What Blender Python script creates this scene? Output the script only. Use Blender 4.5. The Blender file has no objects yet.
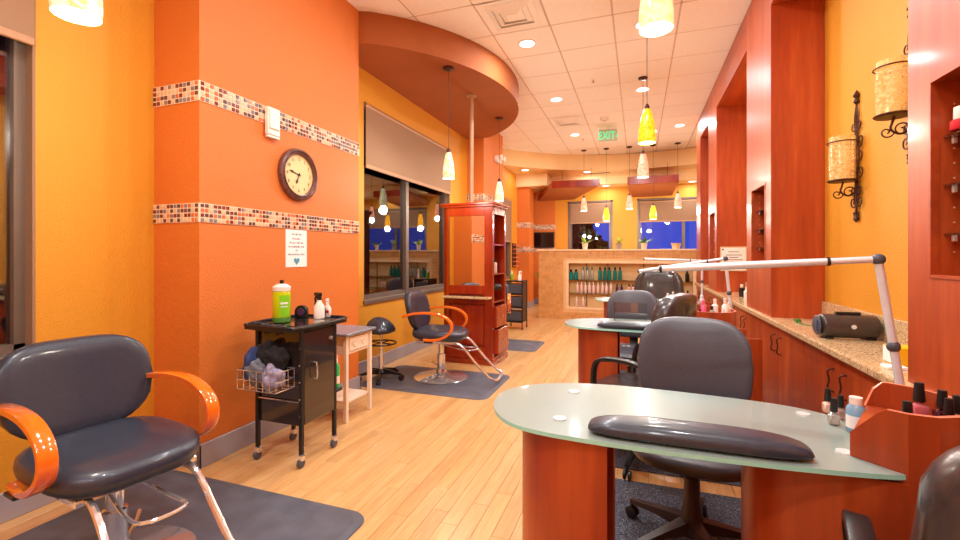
import bpy, bmesh, math, random
from mathutils import Vector, Matrix
R = random.Random(7)
PI = math.pi
S = bpy.context.scene
COL = S.collection

# ------------------------------------------------------------------ camera
CAMZ = 1.25
cam_d = bpy.data.cameras.new('camera')
cam = bpy.data.objects.new('camera', cam_d); COL.objects.link(cam)
cam.location = (0, 0, CAMZ)
cam.rotation_euler = (math.radians(90), 0, math.radians(19.55))
cam_d.sensor_width = 36; cam_d.lens = 445 / 960 * 36
cam_d.shift_y = -15 / 960; cam_d.clip_start = 0.05
S.camera = cam

# ------------------------------------------------------------------ world: blue dusk sky
W = bpy.data.worlds.new('dusk'); S.world = W; W.use_nodes = True
wt = W.node_tree; wt.nodes.clear()
wo = wt.nodes.new('ShaderNodeOutputWorld'); wb = wt.nodes.new('ShaderNodeBackground')
wc = wt.nodes.new('ShaderNodeTexCoord'); wsx = wt.nodes.new('ShaderNodeSeparateXYZ')
wr = wt.nodes.new('ShaderNodeValToRGB')
wr.color_ramp.elements[0].position = 0.45; wr.color_ramp.elements[0].color = (0.02, 0.045, 0.30, 1)
wr.color_ramp.elements[1].position = 1.0; wr.color_ramp.elements[1].color = (0.008, 0.02, 0.20, 1)
wm = wt.nodes.new('ShaderNodeMapRange'); wm.inputs[1].default_value = -1; wm.inputs[2].default_value = 1
wt.links.new(wc.outputs['Generated'], wsx.inputs[0]); wt.links.new(wsx.outputs[2], wm.inputs[0])
wt.links.new(wm.outputs[0], wr.inputs[0]); wt.links.new(wr.outputs[0], wb.inputs[0])
wb.inputs[1].default_value = 2.2
wt.links.new(wb.outputs[0], wo.inputs[0])

# ------------------------------------------------------------------ exposure
vs = S.view_settings
vs.view_transform = 'Standard'; vs.look = 'None'; vs.gamma = 1; vs.use_curve_mapping = False
vs.exposure = 0.02
S.cycles.max_bounces = 10; S.cycles.diffuse_bounces = 6; S.cycles.glossy_bounces = 4
S.cycles.transmission_bounces = 8; S.cycles.transparent_max_bounces = 12
S.cycles.caustics_reflective = False; S.cycles.caustics_refractive = False
S.cycles.sample_clamp_indirect = 6
DOWN_W = 23; PEND_W = 26

# ------------------------------------------------------------------ materials
def lin(c):
    return tuple(((v/255)/12.92 if v/255 <= .04045 else ((v/255+.055)/1.055)**2.4) for v in c) + (1,)
def setin(b, k, v):
    if k in b.inputs: b.inputs[k].default_value = v
def base(name):
    m = bpy.data.materials.new(name); m.use_nodes = True
    nt = m.node_tree; b = nt.nodes['Principled BSDF']; return m, nt, b
def noise(nt, scale, detail=3, vec=None, rough=.5):
    n = nt.nodes.new('ShaderNodeTexNoise'); n.inputs['Scale'].default_value = scale
    n.inputs['Detail'].default_value = detail; n.inputs['Roughness'].default_value = rough
    if vec is not None: nt.links.new(vec, n.inputs['Vector'])
    return n
def coords(nt, scale=(1,1,1), rand=False):
    t = nt.nodes.new('ShaderNodeTexCoord'); mp = nt.nodes.new('ShaderNodeMapping')
    mp.inputs['Scale'].default_value = scale
    nt.links.new(t.outputs['Object'], mp.inputs[0])
    if rand:
        oi = nt.nodes.new('ShaderNodeObjectInfo'); mu = nt.nodes.new('ShaderNodeMath'); mu.operation = 'MULTIPLY'
        mu.inputs[1].default_value = 37.0; nt.links.new(oi.outputs['Random'], mu.inputs[0])
        cx = nt.nodes.new('ShaderNodeCombineXYZ')
        for i in range(3): nt.links.new(mu.outputs[0], cx.inputs[i])
        nt.links.new(cx.outputs[0], mp.inputs['Location'])
    return mp.outputs[0]
def ramp(nt, fac, stops):
    r = nt.nodes.new('ShaderNodeValToRGB'); e = r.color_ramp.elements
    e[0].position, e[0].color = stops[0][0], stops[0][1]
    e[1].position, e[1].color = stops[-1][0], stops[-1][1]
    for p, c in stops[1:-1]:
        k = e.new(p); k.color = c
    nt.links.new(fac, r.inputs[0]); return r
def bump(nt, b, h, strength, dist=.01):
    n = nt.nodes.new('ShaderNodeBump'); n.inputs['Strength'].default_value = strength; n.inputs['Distance'].default_value = dist
    nt.links.new(h, n.inputs['Height']); nt.links.new(n.outputs[0], b.inputs['Normal'])
def plain(name, c, rough=.5, metal=0, coat=0, nz=None, var=.06, bs=0, trans=0, ior=1.45, emit=None, es=0, spec=None):
    m, nt, b = base(name); c = lin(c)
    b.inputs['Base Color'].default_value = c; b.inputs['Roughness'].default_value = rough
    b.inputs['Metallic'].default_value = metal; setin(b, 'Coat Weight', coat); setin(b, 'Coat Roughness', .08)
    setin(b, 'Transmission Weight', trans); b.inputs['IOR'].default_value = ior
    if spec is not None: setin(b, 'Specular IOR Level', spec)
    v = coords(nt); n = noise(nt, nz or 12, 4, v)
    lo = tuple(x*(1-var) for x in c[:3]) + (1,); hi = tuple(min(1, x*(1+var)) for x in c[:3]) + (1,)
    r = ramp(nt, n.outputs[0], [(.3, lo), (.7, hi)]); nt.links.new(r.outputs[0], b.inputs['Base Color'])
    if bs: bump(nt, b, n.outputs[0], bs)
    if emit: setin(b, 'Emission Color', lin(emit)); setin(b, 'Emission Strength', es)
    return m
def wood(name, stops, scale, rough=.3, coat=.3, rand=True, island=False, bs=.05):
    m, nt, b = base(name); v = coords(nt, scale, rand)
    n = noise(nt, 1, 6, v, .6)
    r = ramp(nt, n.outputs[0], stops); out = r.outputs[0]
    n2 = noise(nt, 5, 3, v)
    mx = nt.nodes.new('ShaderNodeMixRGB'); mx.blend_type = 'MULTIPLY'; mx.inputs[0].default_value = .3
    r2 = ramp(nt, n2.outputs[0], [(.35, (.65,.55,.5,1)), (.6, (1,1,1,1))])
    nt.links.new(out, mx.inputs[1]); nt.links.new(r2.outputs[0], mx.inputs[2]); out = mx.outputs[0]
    if rand:
        if island:
            g = nt.nodes.new('ShaderNodeNewGeometry'); src = g.outputs['Random Per Island']
        else:
            g = nt.nodes.new('ShaderNodeObjectInfo'); src = g.outputs['Random']
        r3 = ramp(nt, src, [(0, (.86,.78,.70,1)), (.5, (1,1,1,1)), (1, (1.0,.93,.82,1))])
        m3 = nt.nodes.new('ShaderNodeMixRGB'); m3.blend_type = 'MULTIPLY'; m3.inputs[0].default_value = 1
        nt.links.new(out, m3.inputs[1]); nt.links.new(r3.outputs[0], m3.inputs[2]); out = m3.outputs[0]
    nt.links.new(out, b.inputs['Base Color'])
    b.inputs['Roughness'].default_value = rough; setin(b, 'Coat Weight', coat); setin(b, 'Coat Roughness', .12)
    bump(nt, b, n.outputs[0], bs, .003)
    return m
def emis(name, c, s):
    m, nt, b = base(name); b.inputs['Base Color'].default_value = lin(c)
    setin(b, 'Emission Color', lin(c)); setin(b, 'Emission Strength', s); return m
def wallpaint(name, c):
    m, nt, b = base(name); v = coords(nt); c = lin(c)
    n = noise(nt, 1.3, 3, v); r = ramp(nt, n.outputs[0], [(.3, tuple(x*.95 for x in c[:3])+(1,)), (.7, c)])
    nt.links.new(r.outputs[0], b.inputs['Base Color']); b.inputs['Roughness'].default_value = .6
    n2 = noise(nt, 110, 2, v); bump(nt, b, n2.outputs[0], .6, .005); return m

YEL = wallpaint('yellow_paint', (217,147,36))
ORG = wallpaint('orange_paint', (210,114,40))
BRN = plain('brown_paint', (160,86,38), .8, nz=3)
CREAM = plain('cream_paint', (238,205,150), .7, nz=3, var=.03)
CEILT = plain('ceiling_tile', (246,238,228), .9, nz=60, var=.04, bs=.15)
GRIDM = plain('ceiling_grid', (214,186,166), .6)
GREYB = plain('grey_baseboard', (158,152,162), .35, nz=3, coat=.2)
CHERRY = wood('cherry_veneer', [(.25, lin((142,54,18))), (.5, lin((174,70,26))), (.75, lin((196,92,38)))], (9,9,.9), .4, .16, True, bs=.01)
CHERRYH = wood('cherry_veneer_crosswise', [(.25, lin((142,54,18))), (.5, lin((174,70,26))), (.75, lin((196,92,38)))], (9,.9,9), .4, .16, True, bs=.01)
MAHOG = wood('mahogany', [(.25, lin((124,32,10))), (.5, lin((154,46,12))), (.75, lin((176,64,22)))], (8,8,1), .25, .5, True, bs=.01)
PLANK = wood('maple_plank', [(.2, lin((198,150,98))), (.5, lin((216,172,114))), (.8, lin((228,188,134)))], (26,1.6,26), .32, .25, True)
PLANKI = wood('maple_plank_far', [(.2, lin((198,150,98))), (.5, lin((216,172,114))), (.8, lin((228,188,134)))], (26,1.6,26), .32, .25, True, True)
PLANKE = plain('plank_bed', (120,80,45), .8)
ARMW = plain('orange_lacquer', (230,112,26), .15, coat=.9, nz=4, var=.12)
LEATH = plain('black_vinyl', (44,50,64), .36, coat=.3, nz=70, var=.1, bs=.05)
LEATH2 = plain('brown_black_leather', (58,50,50), .28, coat=.35, nz=18, var=.2, bs=.25)
GREYF = plain('charcoal_fabric', (76,77,87), .38, nz=160, var=.12, bs=.1)
BLACKP = plain('black_plastic', (28,26,28), .35, nz=30)
BROWNP = plain('dark_brown_plastic', (66,48,42), .35, nz=30)
CHROME = plain('chrome', (232,234,240), .1, .85, nz=2, var=.01)
ALU = plain('brushed_aluminium', (226,230,238), .35, .3, nz=60, var=.05)
BRONZE = plain('bronze_frame', (120,104,92), .4, .3, nz=4)
TAUPE = plain('taupe_shade_fabric', (150,116,88), .85, nz=200, var=.06, bs=.08)
RAIL = plain('shade_rail', (176,134,100), .5)
IRON = plain('wrought_iron', (74,42,28), .45, .4, nz=50, var=.3, bs=.2)
WHITE = plain('white_plastic', (238,228,218), .4)
WHITEW = plain('white_painted_wood', (240,222,200), .45, nz=9)
STONE = plain('grey_stone_top', (128,128,138), .3, nz=40, var=.2)
MAT = plain('rubber_mat', (88,90,100), .5, nz=7, var=.22, bs=.1)
GREENA = plain('green_plastic', (40,175,95), .4)
PAPER = plain('paper', (240,238,236), .8, var=.01)
INK = plain('printed_ink', (70,60,70), .7); INKR = plain('red_ink', (226,70,60), .7); INKB = plain('blue_ink', (80,150,180), .7)
TEAL = plain('teal_plastic', (10,130,120), .3); SILV = plain('silver_bottle', (180,190,190), .3, .4)
PINKW = plain('pale_pink_bottle', (240,205,195), .35); PURP = plain('purple_bottle', (90,50,90), .3); PINKP = plain('pink_plastic', (235,90,140), .35)
MINT = plain('mint_bottle', (110,200,150), .3, trans=.3); TAN = plain('tan_jar', (210,180,140), .4)
REDP = plain('red_label', (200,30,45), .4); LBLUE = plain('pale_blue_liquid', (150,200,235), .15, trans=.35, nz=6)
LIME = plain('lime_liquid', (214,228,20), .08, trans=.25, nz=3, emit=None); LIMEG = plain('green_label', (130,205,40), .3)
SCREEN = plain('tv_screen', (14,12,12), .12, coat=.5); YELBOX = plain('yellow_card', (245,190,20), .5)
DKGREEN = plain('leaf_green', (62,118,44), .5, nz=20, var=.3); LTGREEN = plain('pale_leaf', (150,180,60), .5, nz=20, var=.3)
POTM = plain('white_pot', (228,214,196), .5); POTG = plain('grey_pot', (150,140,132), .6)
FACE = plain('clock_face', (232,200,140), .5, nz=8, var=.05); CLKF = plain('clock_frame', (104,66,60), .3, .2, coat=.4, nz=30, var=.3)
COPPER = plain('brown_cable', (70,50,44), .5)
TOWB = plain('black_towel', (28,26,30), .95, nz=120, bs=.5); TOWN = plain('navy_towel', (50,64,110), .95, nz=120, bs=.5)
TOWG = plain('grey_towel', (112,116,128), .95, nz=120, bs=.5); TOWL = plain('lavender_towel', (150,146,176), .95, nz=60, var=.4, bs=.5)
DARKB = plain('dark_brick', (26,19,16), .9, nz=3, var=.3); NIGHT = plain('night_asphalt', (18,18,20), .9); DKLEAF = plain('night_foliage', (10,14,10), .9)
GROUT = plain('band_grout', (236,212,184), .8)
MOS = [plain('mosaic_'+n, c, .2, coat=.5) for n, c in (('oxblood',(120,36,28)),('plum',(88,54,56)),('rust',(204,104,56)),('sand',(216,184,146)),('slate',(128,116,120)))]
FTILE = [plain('far_tile_'+n, c, .35) for n, c in (('honey',(214,160,96)),('straw',(218,165,102)),('wheat',(208,152,88)))]
NBACK = plain('niche_back', (226,188,132), .6); NFRAME = plain('niche_frame', (240,205,160), .6)
DARKM = plain('smoked_panel', (46,36,34), .06, coat=1, nz=3)

def carpet():
    m, nt, b = base('speckled_carpet'); v = coords(nt); n = noise(nt, 170, 2, v, .7)
    r = ramp(nt, n.outputs[0], [(.38, lin((28,32,44))), (.55, lin((70,74,88))), (.74, lin((160,164,174)))])
    nt.links.new(r.outputs[0], b.inputs['Base Color']); b.inputs['Roughness'].default_value = .95
    bump(nt, b, n.outputs[0], .6, .006); return m
CARPET = carpet()
def granite():
    m, nt, b = base('granite'); v = coords(nt); n = noise(nt, 95, 3, v, .7); n2 = noise(nt, 30, 2, v)
    r = ramp(nt, n.outputs[0], [(.33, lin((74,54,40))), (.43, lin((190,155,112))), (.58, lin((222,194,150))), (.72, lin((240,220,188)))])
    r2 = ramp(nt, n2.outputs[0], [(.3, (.8,.74,.68,1)), (.6, (1,1,1,1))])
    mx = nt.nodes.new('ShaderNodeMixRGB'); mx.blend_type = 'MULTIPLY'; mx.inputs[0].default_value = .8
    nt.links.new(r.outputs[0], mx.inputs[1]); nt.links.new(r2.outputs[0], mx.inputs[2])
    nt.links.new(mx.outputs[0], b.inputs['Base Color']); b.inputs['Roughness'].default_value = .15; return m
GRAN = granite()
def frosted():
    m, nt, b = base('frosted_glass'); b.inputs['Base Color'].default_value = lin((178,200,192))
    b.inputs['Roughness'].default_value = .3; setin(b, 'Transmission Weight', .45); setin(b, 'Coat Weight', .5); setin(b, 'Coat Roughness', .05)
    b.inputs['IOR'].default_value = 1.3; return m
FROST = frosted()
FEDGE = plain('glass_edge', (170,240,228), .1, trans=.15)
def clear(name, tint=(.95,.98,.97), gl=.12, rough=0.02):
    m = bpy.data.materials.new(name); m.use_nodes = True; nt = m.node_tree; nt.nodes.clear()
    o = nt.nodes.new('ShaderNodeOutputMaterial'); mx = nt.nodes.new('ShaderNodeMixShader')
    t = nt.nodes.new('ShaderNodeBsdfTransparent'); g = nt.nodes.new('ShaderNodeBsdfGlossy')
    t.inputs[0].default_value = tint + (1,); g.inputs['Roughness'].default_value = rough
    lw = nt.nodes.new('ShaderNodeFresnel'); lw.inputs[0].default_value = 1.5
    ad = nt.nodes.new('ShaderNodeMath'); ad.operation = 'ADD'; ad.inputs[1].default_value = gl; ad.use_clamp = True
    nt.links.new(lw.outputs[0], ad.inputs[0]); nt.links.new(ad.outputs[0], mx.inputs[0])
    nt.links.new(t.outputs[0], mx.inputs[1]); nt.links.new(g.outputs[0], mx.inputs[2]); nt.links.new(mx.outputs[0], o.inputs[0]); return m
PANE = clear('window_glass', (.8,.85,.9), .24)
PANEF = clear('far_window_glass', (.9,.95,1), .0)
CLEAR = clear('clear_glass', (.93,.96,.95), .10)
def crackled():
    m = bpy.data.materials.new('crackled_glass'); m.use_nodes = True; nt = m.node_tree; nt.nodes.clear()
    o = nt.nodes.new('ShaderNodeOutputMaterial'); mx = nt.nodes.new('ShaderNodeMixShader')
    t = nt.nodes.new('ShaderNodeBsdfTransparent'); t.inputs[0].default_value = (1,.96,.86,1)
    b = nt.nodes.new('ShaderNodeBsdfPrincipled'); b.inputs['Base Color'].default_value = lin((250,220,160)); b.inputs['Roughness'].default_value = .2
    n = noise(nt, 60, 3, coords(nt)); r = ramp(nt, n.outputs[0], [(.4,(.12,.12,.12,1)),(.65,(.5,.5,.5,1))])
    nt.links.new(r.outputs[0], mx.inputs[0]); nt.links.new(t.outputs[0], mx.inputs[1]); nt.links.new(b.outputs[0], mx.inputs[2]); nt.links.new(mx.outputs[0], o.inputs[0]); return m
CRACK = crackled()
MIRROR = plain('mirror', (235,232,228), .02, 1, nz=1, var=0)
def marbled(name, a, b_, s, es):
    m, nt, b = base(name); v = coords(nt); n = noise(nt, 22, 4, v, .6); n.inputs['Distortion'].default_value = 1.5
    r = ramp(nt, n.outputs[0], [(.42, lin(a)), (.56, lin(b_))])
    nt.links.new(r.outputs[0], b.inputs['Base Color']); nt.links.new(r.outputs[0], b.inputs['Emission Color'])
    setin(b, 'Emission Strength', es); b.inputs['Roughness'].default_value = .15; return m
SH_GREEN = marbled('marbled_green_glass', (196,196,128), (232,238,206), 1, .65)
SH_AMBER = marbled('amber_glass', (240,160,20), (250,190,44), 1, .9)
SH_PINK = marbled('pink_glass', (240,142,112), (250,176,146), 1, .75)
SH_CREAM = marbled('cream_amber_glass', (248,200,130), (252,222,170), 1, .85)
BULB = emis('bulb_glow', (255,248,240), 4)
LENS = emis('downlight_lens', (250,248,255), 3)
EXITG = emis('exit_letters', (20,220,150), 1.2); EXITP = plain('exit_plate', (190,196,170), .4)

# ------------------------------------------------------------------ mesh helpers
class MB:
    def __init__(s): s.v = []; s.f = []; s.m = []; s.s = []
    def add(s, vs_, fs, m=0, smooth=False):
        o = len(s.v); s.v += [tuple(p) for p in vs_]
        for f in fs: s.f.append([i+o for i in f]); s.m.append(m); s.s.append(smooth)
        return s
    def box(s, x0, x1, y0, y1, z0, z1, m=0, bev=0, mat=None):
        if x0 > x1: x0, x1 = x1, x0
        if y0 > y1: y0, y1 = y1, y0
        if z0 > z1: z0, z1 = z1, z0
        if bev:
            bm = bmesh.new(); bmesh.ops.create_cube(bm, size=1)
            for v in bm.verts: v.co = Vector(((x0+x1)/2+v.co.x*(x1-x0), (y0+y1)/2+v.co.y*(y1-y0), (z0+z1)/2+v.co.z*(z1-z0)))
            bmesh.ops.bevel(bm, geom=list(bm.edges), offset=bev, segments=2 if bev > .004 else 1, affect='EDGES', profile=.5)
            bm.verts.index_update(); vs_ = [v.co.copy() for v in bm.verts]; fs = [[v.index for v in f.verts] for f in bm.faces]; bm.free()
        else:
            vs_ = [Vector(p) for p in ((x0,y0,z0),(x1,y0,z0),(x1,y1,z0),(x0,y1,z0),(x0,y0,z1),(x1,y0,z1),(x1,y1,z1),(x0,y1,z1))]
            fs = [(0,3,2,1),(4,5,6,7),(0,1,5,4),(1,2,6,5),(2,3,7,6),(3,0,4,7)]
        if mat is not None: vs_ = [mat @ v for v in vs_]
        s.add(vs_, fs, m, bev > .008)
        return s
    def prism(s, poly, z0, z1, m=0, smooth=False, msides=None):
        n = len(poly); vs_ = [(x,y,z0) for x,y in poly] + [(x,y,z1) for x,y in poly]
        s.add(vs_, [list(range(n))[::-1], list(range(n, 2*n))], m)
        s.add(vs_, [(i, (i+1)%n, n+(i+1)%n, n+i) for i in range(n)], m if msides is None else msides, smooth)
        return s
    def lathe(s, prof, c=(0,0,0), n=20, m=0, axis='z', smooth=True, mat=None, cap=True):
        vs_ = []; k = len(prof)
        for r, z in prof:
            for i in range(n):
                a = 2*PI*i/n; p = (r*math.cos(a), r*math.sin(a), z)
                if axis == 'y': p = (p[0], z, p[1])
                if axis == 'x': p = (z, p[0], p[1])
                p = Vector(p)
                if mat is not None: p = mat @ p
                vs_.append((p[0]+c[0], p[1]+c[1], p[2]+c[2]))
        fs = [(j*n+i, j*n+(i+1)%n, (j+1)*n+(i+1)%n, (j+1)*n+i) for j in range(k-1) for i in range(n)]
        if cap: fs += [list(range(n))[::-1], [(k-1)*n+i for i in range(n)]]
        s.add(vs_, fs, m, smooth); return s
    def tube(s, pts, r, n=8, m=0, closed=False, flat=None):
        pts = [Vector(p) for p in pts]; k = len(pts); rs = r if isinstance(r, (list, tuple)) else [r]*k
        vs_ = []; prev = None
        for i, p in enumerate(pts):
            if closed: t = pts[(i+1)%k]-pts[i-1]
            else: t = pts[min(i+1,k-1)]-pts[max(i-1,0)]
            t.normalize()
            if prev is None:
                u = t.orthogonal().normalized()
            else:
                u = prev - t*prev.dot(t)
                if u.length < 1e-6: u = t.orthogonal()
                u.normalize()
            prev = u; w = t.cross(u)
            for j in range(n):
                a = 2*PI*j/n; vs_.append(p + (u*math.cos(a)+w*math.sin(a))*rs[i])
        fs = []
        for i in range(k if closed else k-1):
            i2 = (i+1)%k
            for j in range(n): fs.append((i*n+j, i*n+(j+1)%n, i2*n+(j+1)%n, i2*n+j))
        if not closed: fs += [list(range(n))[::-1], [(k-1)*n+j for j in range(n)]]
        s.add(vs_, fs, m, True); return s
    def strip(s, pts, w, t, side=(0,1,0), m=0):
        """flat bent band: rectangular section w (along side) x t"""
        pts = [Vector(p) for p in pts]; k = len(pts); sd = Vector(side).normalized(); vs_ = []
        for i, p in enumerate(pts):
            tg = (pts[min(i+1,k-1)]-pts[max(i-1,0)]).normalized(); nn = tg.cross(sd).normalized()
            for a, b in ((-1,-.75),(-.85,-1),(.85,-1),(1,-.75),(1,.75),(.85,1),(-.85,1),(-1,.75)): vs_.append(p + sd*a*w/2 + nn*b*t/2)
        fs = [(i*8+j, i*8+(j+1)%8, (i+1)*8+(j+1)%8, (i+1)*8+j) for i in range(k-1) for j in range(8)]
        fs += [list(range(8))[::-1], [(k-1)*8+j for j in range(8)]]
        s.add(vs_, fs, m, True); return s
    def cushion(s, c, size, e=.35, n=14, m=0, fn=None):
        """superellipsoid with optional deform"""
        def sp(a, p): return math.copysign(abs(a)**p, a)
        vs_ = []; nu, nv = n*2, n
        for j in range(nv+1):
            ph = -PI/2 + PI*j/nv
            for i in range(nu):
                th = 2*PI*i/nu
                e1 = e if not isinstance(e, tuple) else e[1]; e0 = e if not isinstance(e, tuple) else e[0]
                p = Vector((sp(math.cos(ph), e1)*sp(math.cos(th), e0), sp(math.cos(ph), e1)*sp(math.sin(th), e0), sp(math.sin(ph), e1)))
                p = Vector((p.x*size[0]/2, p.y*size[1]/2, p.z*size[2]/2))
                if fn: p = Vector(fn(p))
                vs_.append(p + Vector(c))
        fs = [(j*nu+i, j*nu+(i+1)%nu, (j+1)*nu+(i+1)%nu, (j+1)*nu+i) for j in range(nv) for i in range(nu)]
        s.add(vs_, fs, m, True); return s
    def build(s, name, mats, parent=None, loc=None):
        me = bpy.data.meshes.new(name); me.from_pydata(s.v, [], s.f)
        if not isinstance(mats, (list, tuple)): mats = [mats]
        for mm in mats: me.materials.append(mm)
        me.polygons.foreach_set('material_index', s.m); me.polygons.foreach_set('use_smooth', s.s)
        bm = bmesh.new(); bm.from_mesh(me); bmesh.ops.remove_doubles(bm, verts=bm.verts, dist=1e-5)
        bmesh.ops.recalc_face_normals(bm, faces=bm.faces); bm.to_mesh(me); bm.free()
        me.update()
        if any(s.s):
            try: me.set_sharp_from_angle(angle=math.radians(42))
            except Exception: pass
        o = bpy.data.objects.new(name, me); COL.objects.link(o)
        if parent is not None: o.parent = parent
        if loc is not None: o.location = loc
        return o
def tag(o, label, cat, group=None):
    o['label'] = label; o['category'] = cat
    if group: o['group'] = group
    return o
def thing(name, label, cat, loc=(0,0,0), rz=0, group=None):
    o = bpy.data.objects.new(name, None); COL.objects.link(o); o.empty_display_size = .05
    o.location = loc; o.rotation_euler = (0,0,rz); return tag(o, label, cat, group)
def struct(o): o['kind'] = 'structure'; return o
def stuff(o): o['kind'] = 'stuff'; return o
def copy_tree(o, parent=None, loc=None, rz=None, label=None, group=None):
    c = o.copy(); COL.objects.link(c)
    if parent is not None: c.parent = parent
    if loc is not None: c.location = loc
    if rz is not None: c.rotation_euler = (0,0,rz)
    if label: c['label'] = label
    if group: c['group'] = group
    for ch in list(o.children): copy_tree(ch, c)
    return c
def T(x=0,y=0,z=0,rx=0,ry=0,rz=0):
    return Matrix.Translation((x,y,z)) @ Matrix.Rotation(rz,4,'Z') @ Matrix.Rotation(ry,4,'Y') @ Matrix.Rotation(rx,4,'X')
def arc(cx, cz, r, a0, a1, n):
    return [(cx+r*math.cos(a0+(a1-a0)*i/n), cz+r*math.sin(a0+(a1-a0)*i/n)) for i in range(n+1)]
def smoothpath(pts, it=2):
    pts = [Vector(p) for p in pts]
    for _ in range(it):
        q = [pts[0]]
        for a, b in zip(pts, pts[1:]): q += [a*.75+b*.25, a*.25+b*.75]
        q.append(pts[-1]); pts = q
    return pts

# ================================================================== ROOM
XL, XC, XW, XF = -2.72, -2.42, 1.285, 0.945      # left wall, column face, right wall, cabinetry face
H = 3.5; YB = -3.0; YF = 11.3
# floor
fl = struct(MB().box(-2.9, 4.2, YB-.2, YF+.3, -.2, -.016).build('floor', PLANKE))
PW = .084; plank_mesh = {}
def plank_me(L):
    if L not in plank_mesh:
        o = MB().box(-PW/2+.0007, PW/2-.0007, .0008, L-.0008, -.016, 0, bev=.0009).build('plank_tmp', PLANK)
        plank_mesh[L] = o.data; bpy.data.objects.remove(o)
    return plank_mesh[L]
cand = []; farp = MB()
row = 0; x = -2.80
while x < 1.5:
    y = YB - R.random()
    while y < YF:
        L = R.choice([.5,.65,.8,.95,1.1,1.3])
        cx, cy = x+PW/2, y+L/2
        d = -cx*.3346+cy*.9424; lat = cx*.9424+cy*.3346
        vis = d > .8 and abs(lat/d) < 1.15 and cx < .45 and (y+L) > 1.2 and not (cx > -.3 and cy < 2.5) 
        cand.append((math.hypot(cx+.3, cy) if vis else 99, cx, y, L)); y += L
    x += PW
cand.sort()
for i, (dd, cx, y, L) in enumerate(cand):
    if i < 290 and dd < 90:
        o = bpy.data.objects.new('floor_plank', plank_me(L)); COL.objects.link(o); o.parent = fl; o.location = (cx, y, 0)
    else: farp.box(cx-PW/2+.0007, cx+PW/2-.0007, y+.0008, y+L-.0008, -.016, 0)
farp.box(1.46, 4.1, 8.5, YF, -.016, 0)
stuff(farp.build('distant_floor_planks', PLANKI, fl))

# left wall (with real openings)
def wall_with_holes(name, X, thick, y0, y1, z1, holes, mat, z0=0):
    mb = MB(); xs = (X-thick, X); ys = y0
    for (a, b, c, d_) in sorted(holes):
        mb.box(xs[0], xs[1], ys, a, z0, z1); mb.box(xs[0], xs[1], a, b, z0, c); mb.box(xs[0], xs[1], a, b, d_, z1); ys = b
    mb.box(xs[0], xs[1], ys, y1, z0, z1)
    return struct(mb.build(name, mat))
WZ0, WZ1 = .76, 2.87
XLN = -2.80
wall_with_holes('wall_left_near', XLN, .12, YB, 1.915, H, [(-.9, 1.335, WZ0, WZ1)], YEL)
wall_with_holes('wall_left', XL, .18, 1.915, YF, H, [(4.0, 6.28, WZ0, WZ1), (8.45, 9.75, WZ0, 2.5)], YEL)
def band(parent, pts, z0, z1, ncol_rows=4):
    """mosaic band along a list of wall polyline points (x,y) ; tiles proud of grout"""
    g = MB(); t = MB()
    for (ax, ay), (bx, by), nx, ny in pts:
        L = math.hypot(bx-ax, by-ay); ux, uy = (bx-ax)/L, (by-ay)/L
        def bx_(mb, s0, s1, zz0, zz1, d0, d1, m):
            P = []
            for (s, dd) in ((s0,d0),(s1,d0),(s1,d1),(s0,d1)): P.append((ax+ux*s+nx*dd, ay+uy*s+ny*dd))
            mb.add([(p[0],p[1],zz0) for p in P]+[(p[0],p[1],zz1) for p in P], [(0,1,2,3),(4,5,6,7),(0,1,5,4),(1,2,6,5),(2,3,7,6),(3,0,4,7)], m)
        bx_(g, -.004, L+.004, z0, z1, -.002, .005, 0)
        step = (z1-z0)/ncol_rows; n = int(L/step)
        st = L/n
        for i in range(n):
            for j in range(ncol_rows):
                gp = .0042
                bx_(t, i*st+gp, (i+1)*st-gp, z0+j*step+gp, z0+(j+1)*step-gp, .004, .0085, R.choices([0,1,2,3,4],[2.6,2.2,2.0,4.6,2.2])[0])
    g.build('band_grout', GROUT, parent); stuff(t.build('mosaic_tiles', MOS, parent))
def column(name, y0, y1, bands=True, x1=XC):
    c = struct(MB().box(XL-.01, x1, y0, y1, 0, H).build(name, ORG))
    if bands:
        for z0, z1 in ((1.443,1.556),(2.155,2.274)):
            band(c, [((XL,y0),(x1,y0),0,-1), ((x1,y0),(x1,y1),1,0)], z0, z1)
    return c
struct(MB().box(XLN-.1, XC, 1.905, 3.48, 0, H).build('wall_column_1', ORG)); c_1 = bpy.data.objects['wall_column_1']
for z0, z1 in ((1.443,1.556),(2.155,2.274)): band(c_1, [((XLN,1.905),(XC,1.905),0,-1), ((XC,1.905),(XC,3.48),1,0)], z0, z1)
column('wall_column_2', 7.0, 8.1)
c3 = column('wall_column_3', 10.3, 10.75, False)
for z0, z1 in ((1.32,1.44),(1.90,2.02)): band(c3, [((XL,10.3),(XC,10.3),0,-1), ((XC,10.3),(XC,10.75),1,0)], z0, z1)
far = struct(MB().box(XL, -1.62, YF, YF+.15, 0, H).box(-1.62,-.62,YF,YF+.15,0,.8).box(-1.62,-.62,YF,YF+.15,2.55,H)
     .box(-.62,.02,YF,YF+.15,0,H).box(.02,2.2,YF,YF+.15,0,.8).box(.02,2.2,YF,YF+.15,2.55,H).box(2.2,4.2,YF,YF+.15,0,H).build('wall_back', YEL))
op = struct(MB().box(XL, -1.98, YF-.04, YF, 0, H).build('wall_back_orange_panel', ORG))
for z0, z1 in ((1.32,1.44),(1.90,2.02)): band(op, [((XL,YF-.04),(-1.98,YF-.04),0,-1)], z0, z1)
struct(MB().box(XL-.2, 4.2, YB-.15, YB, 0, H).build('wall_front', YEL))
struct(MB().box(XW, XW+.12, YB, 8.45, 0, H).box(XW, 4.2, 8.35, 8.45, 0, H).box(4.1, 4.25, 8.4, YF+.1, 0, H).build('wall_right', YEL))
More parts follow.
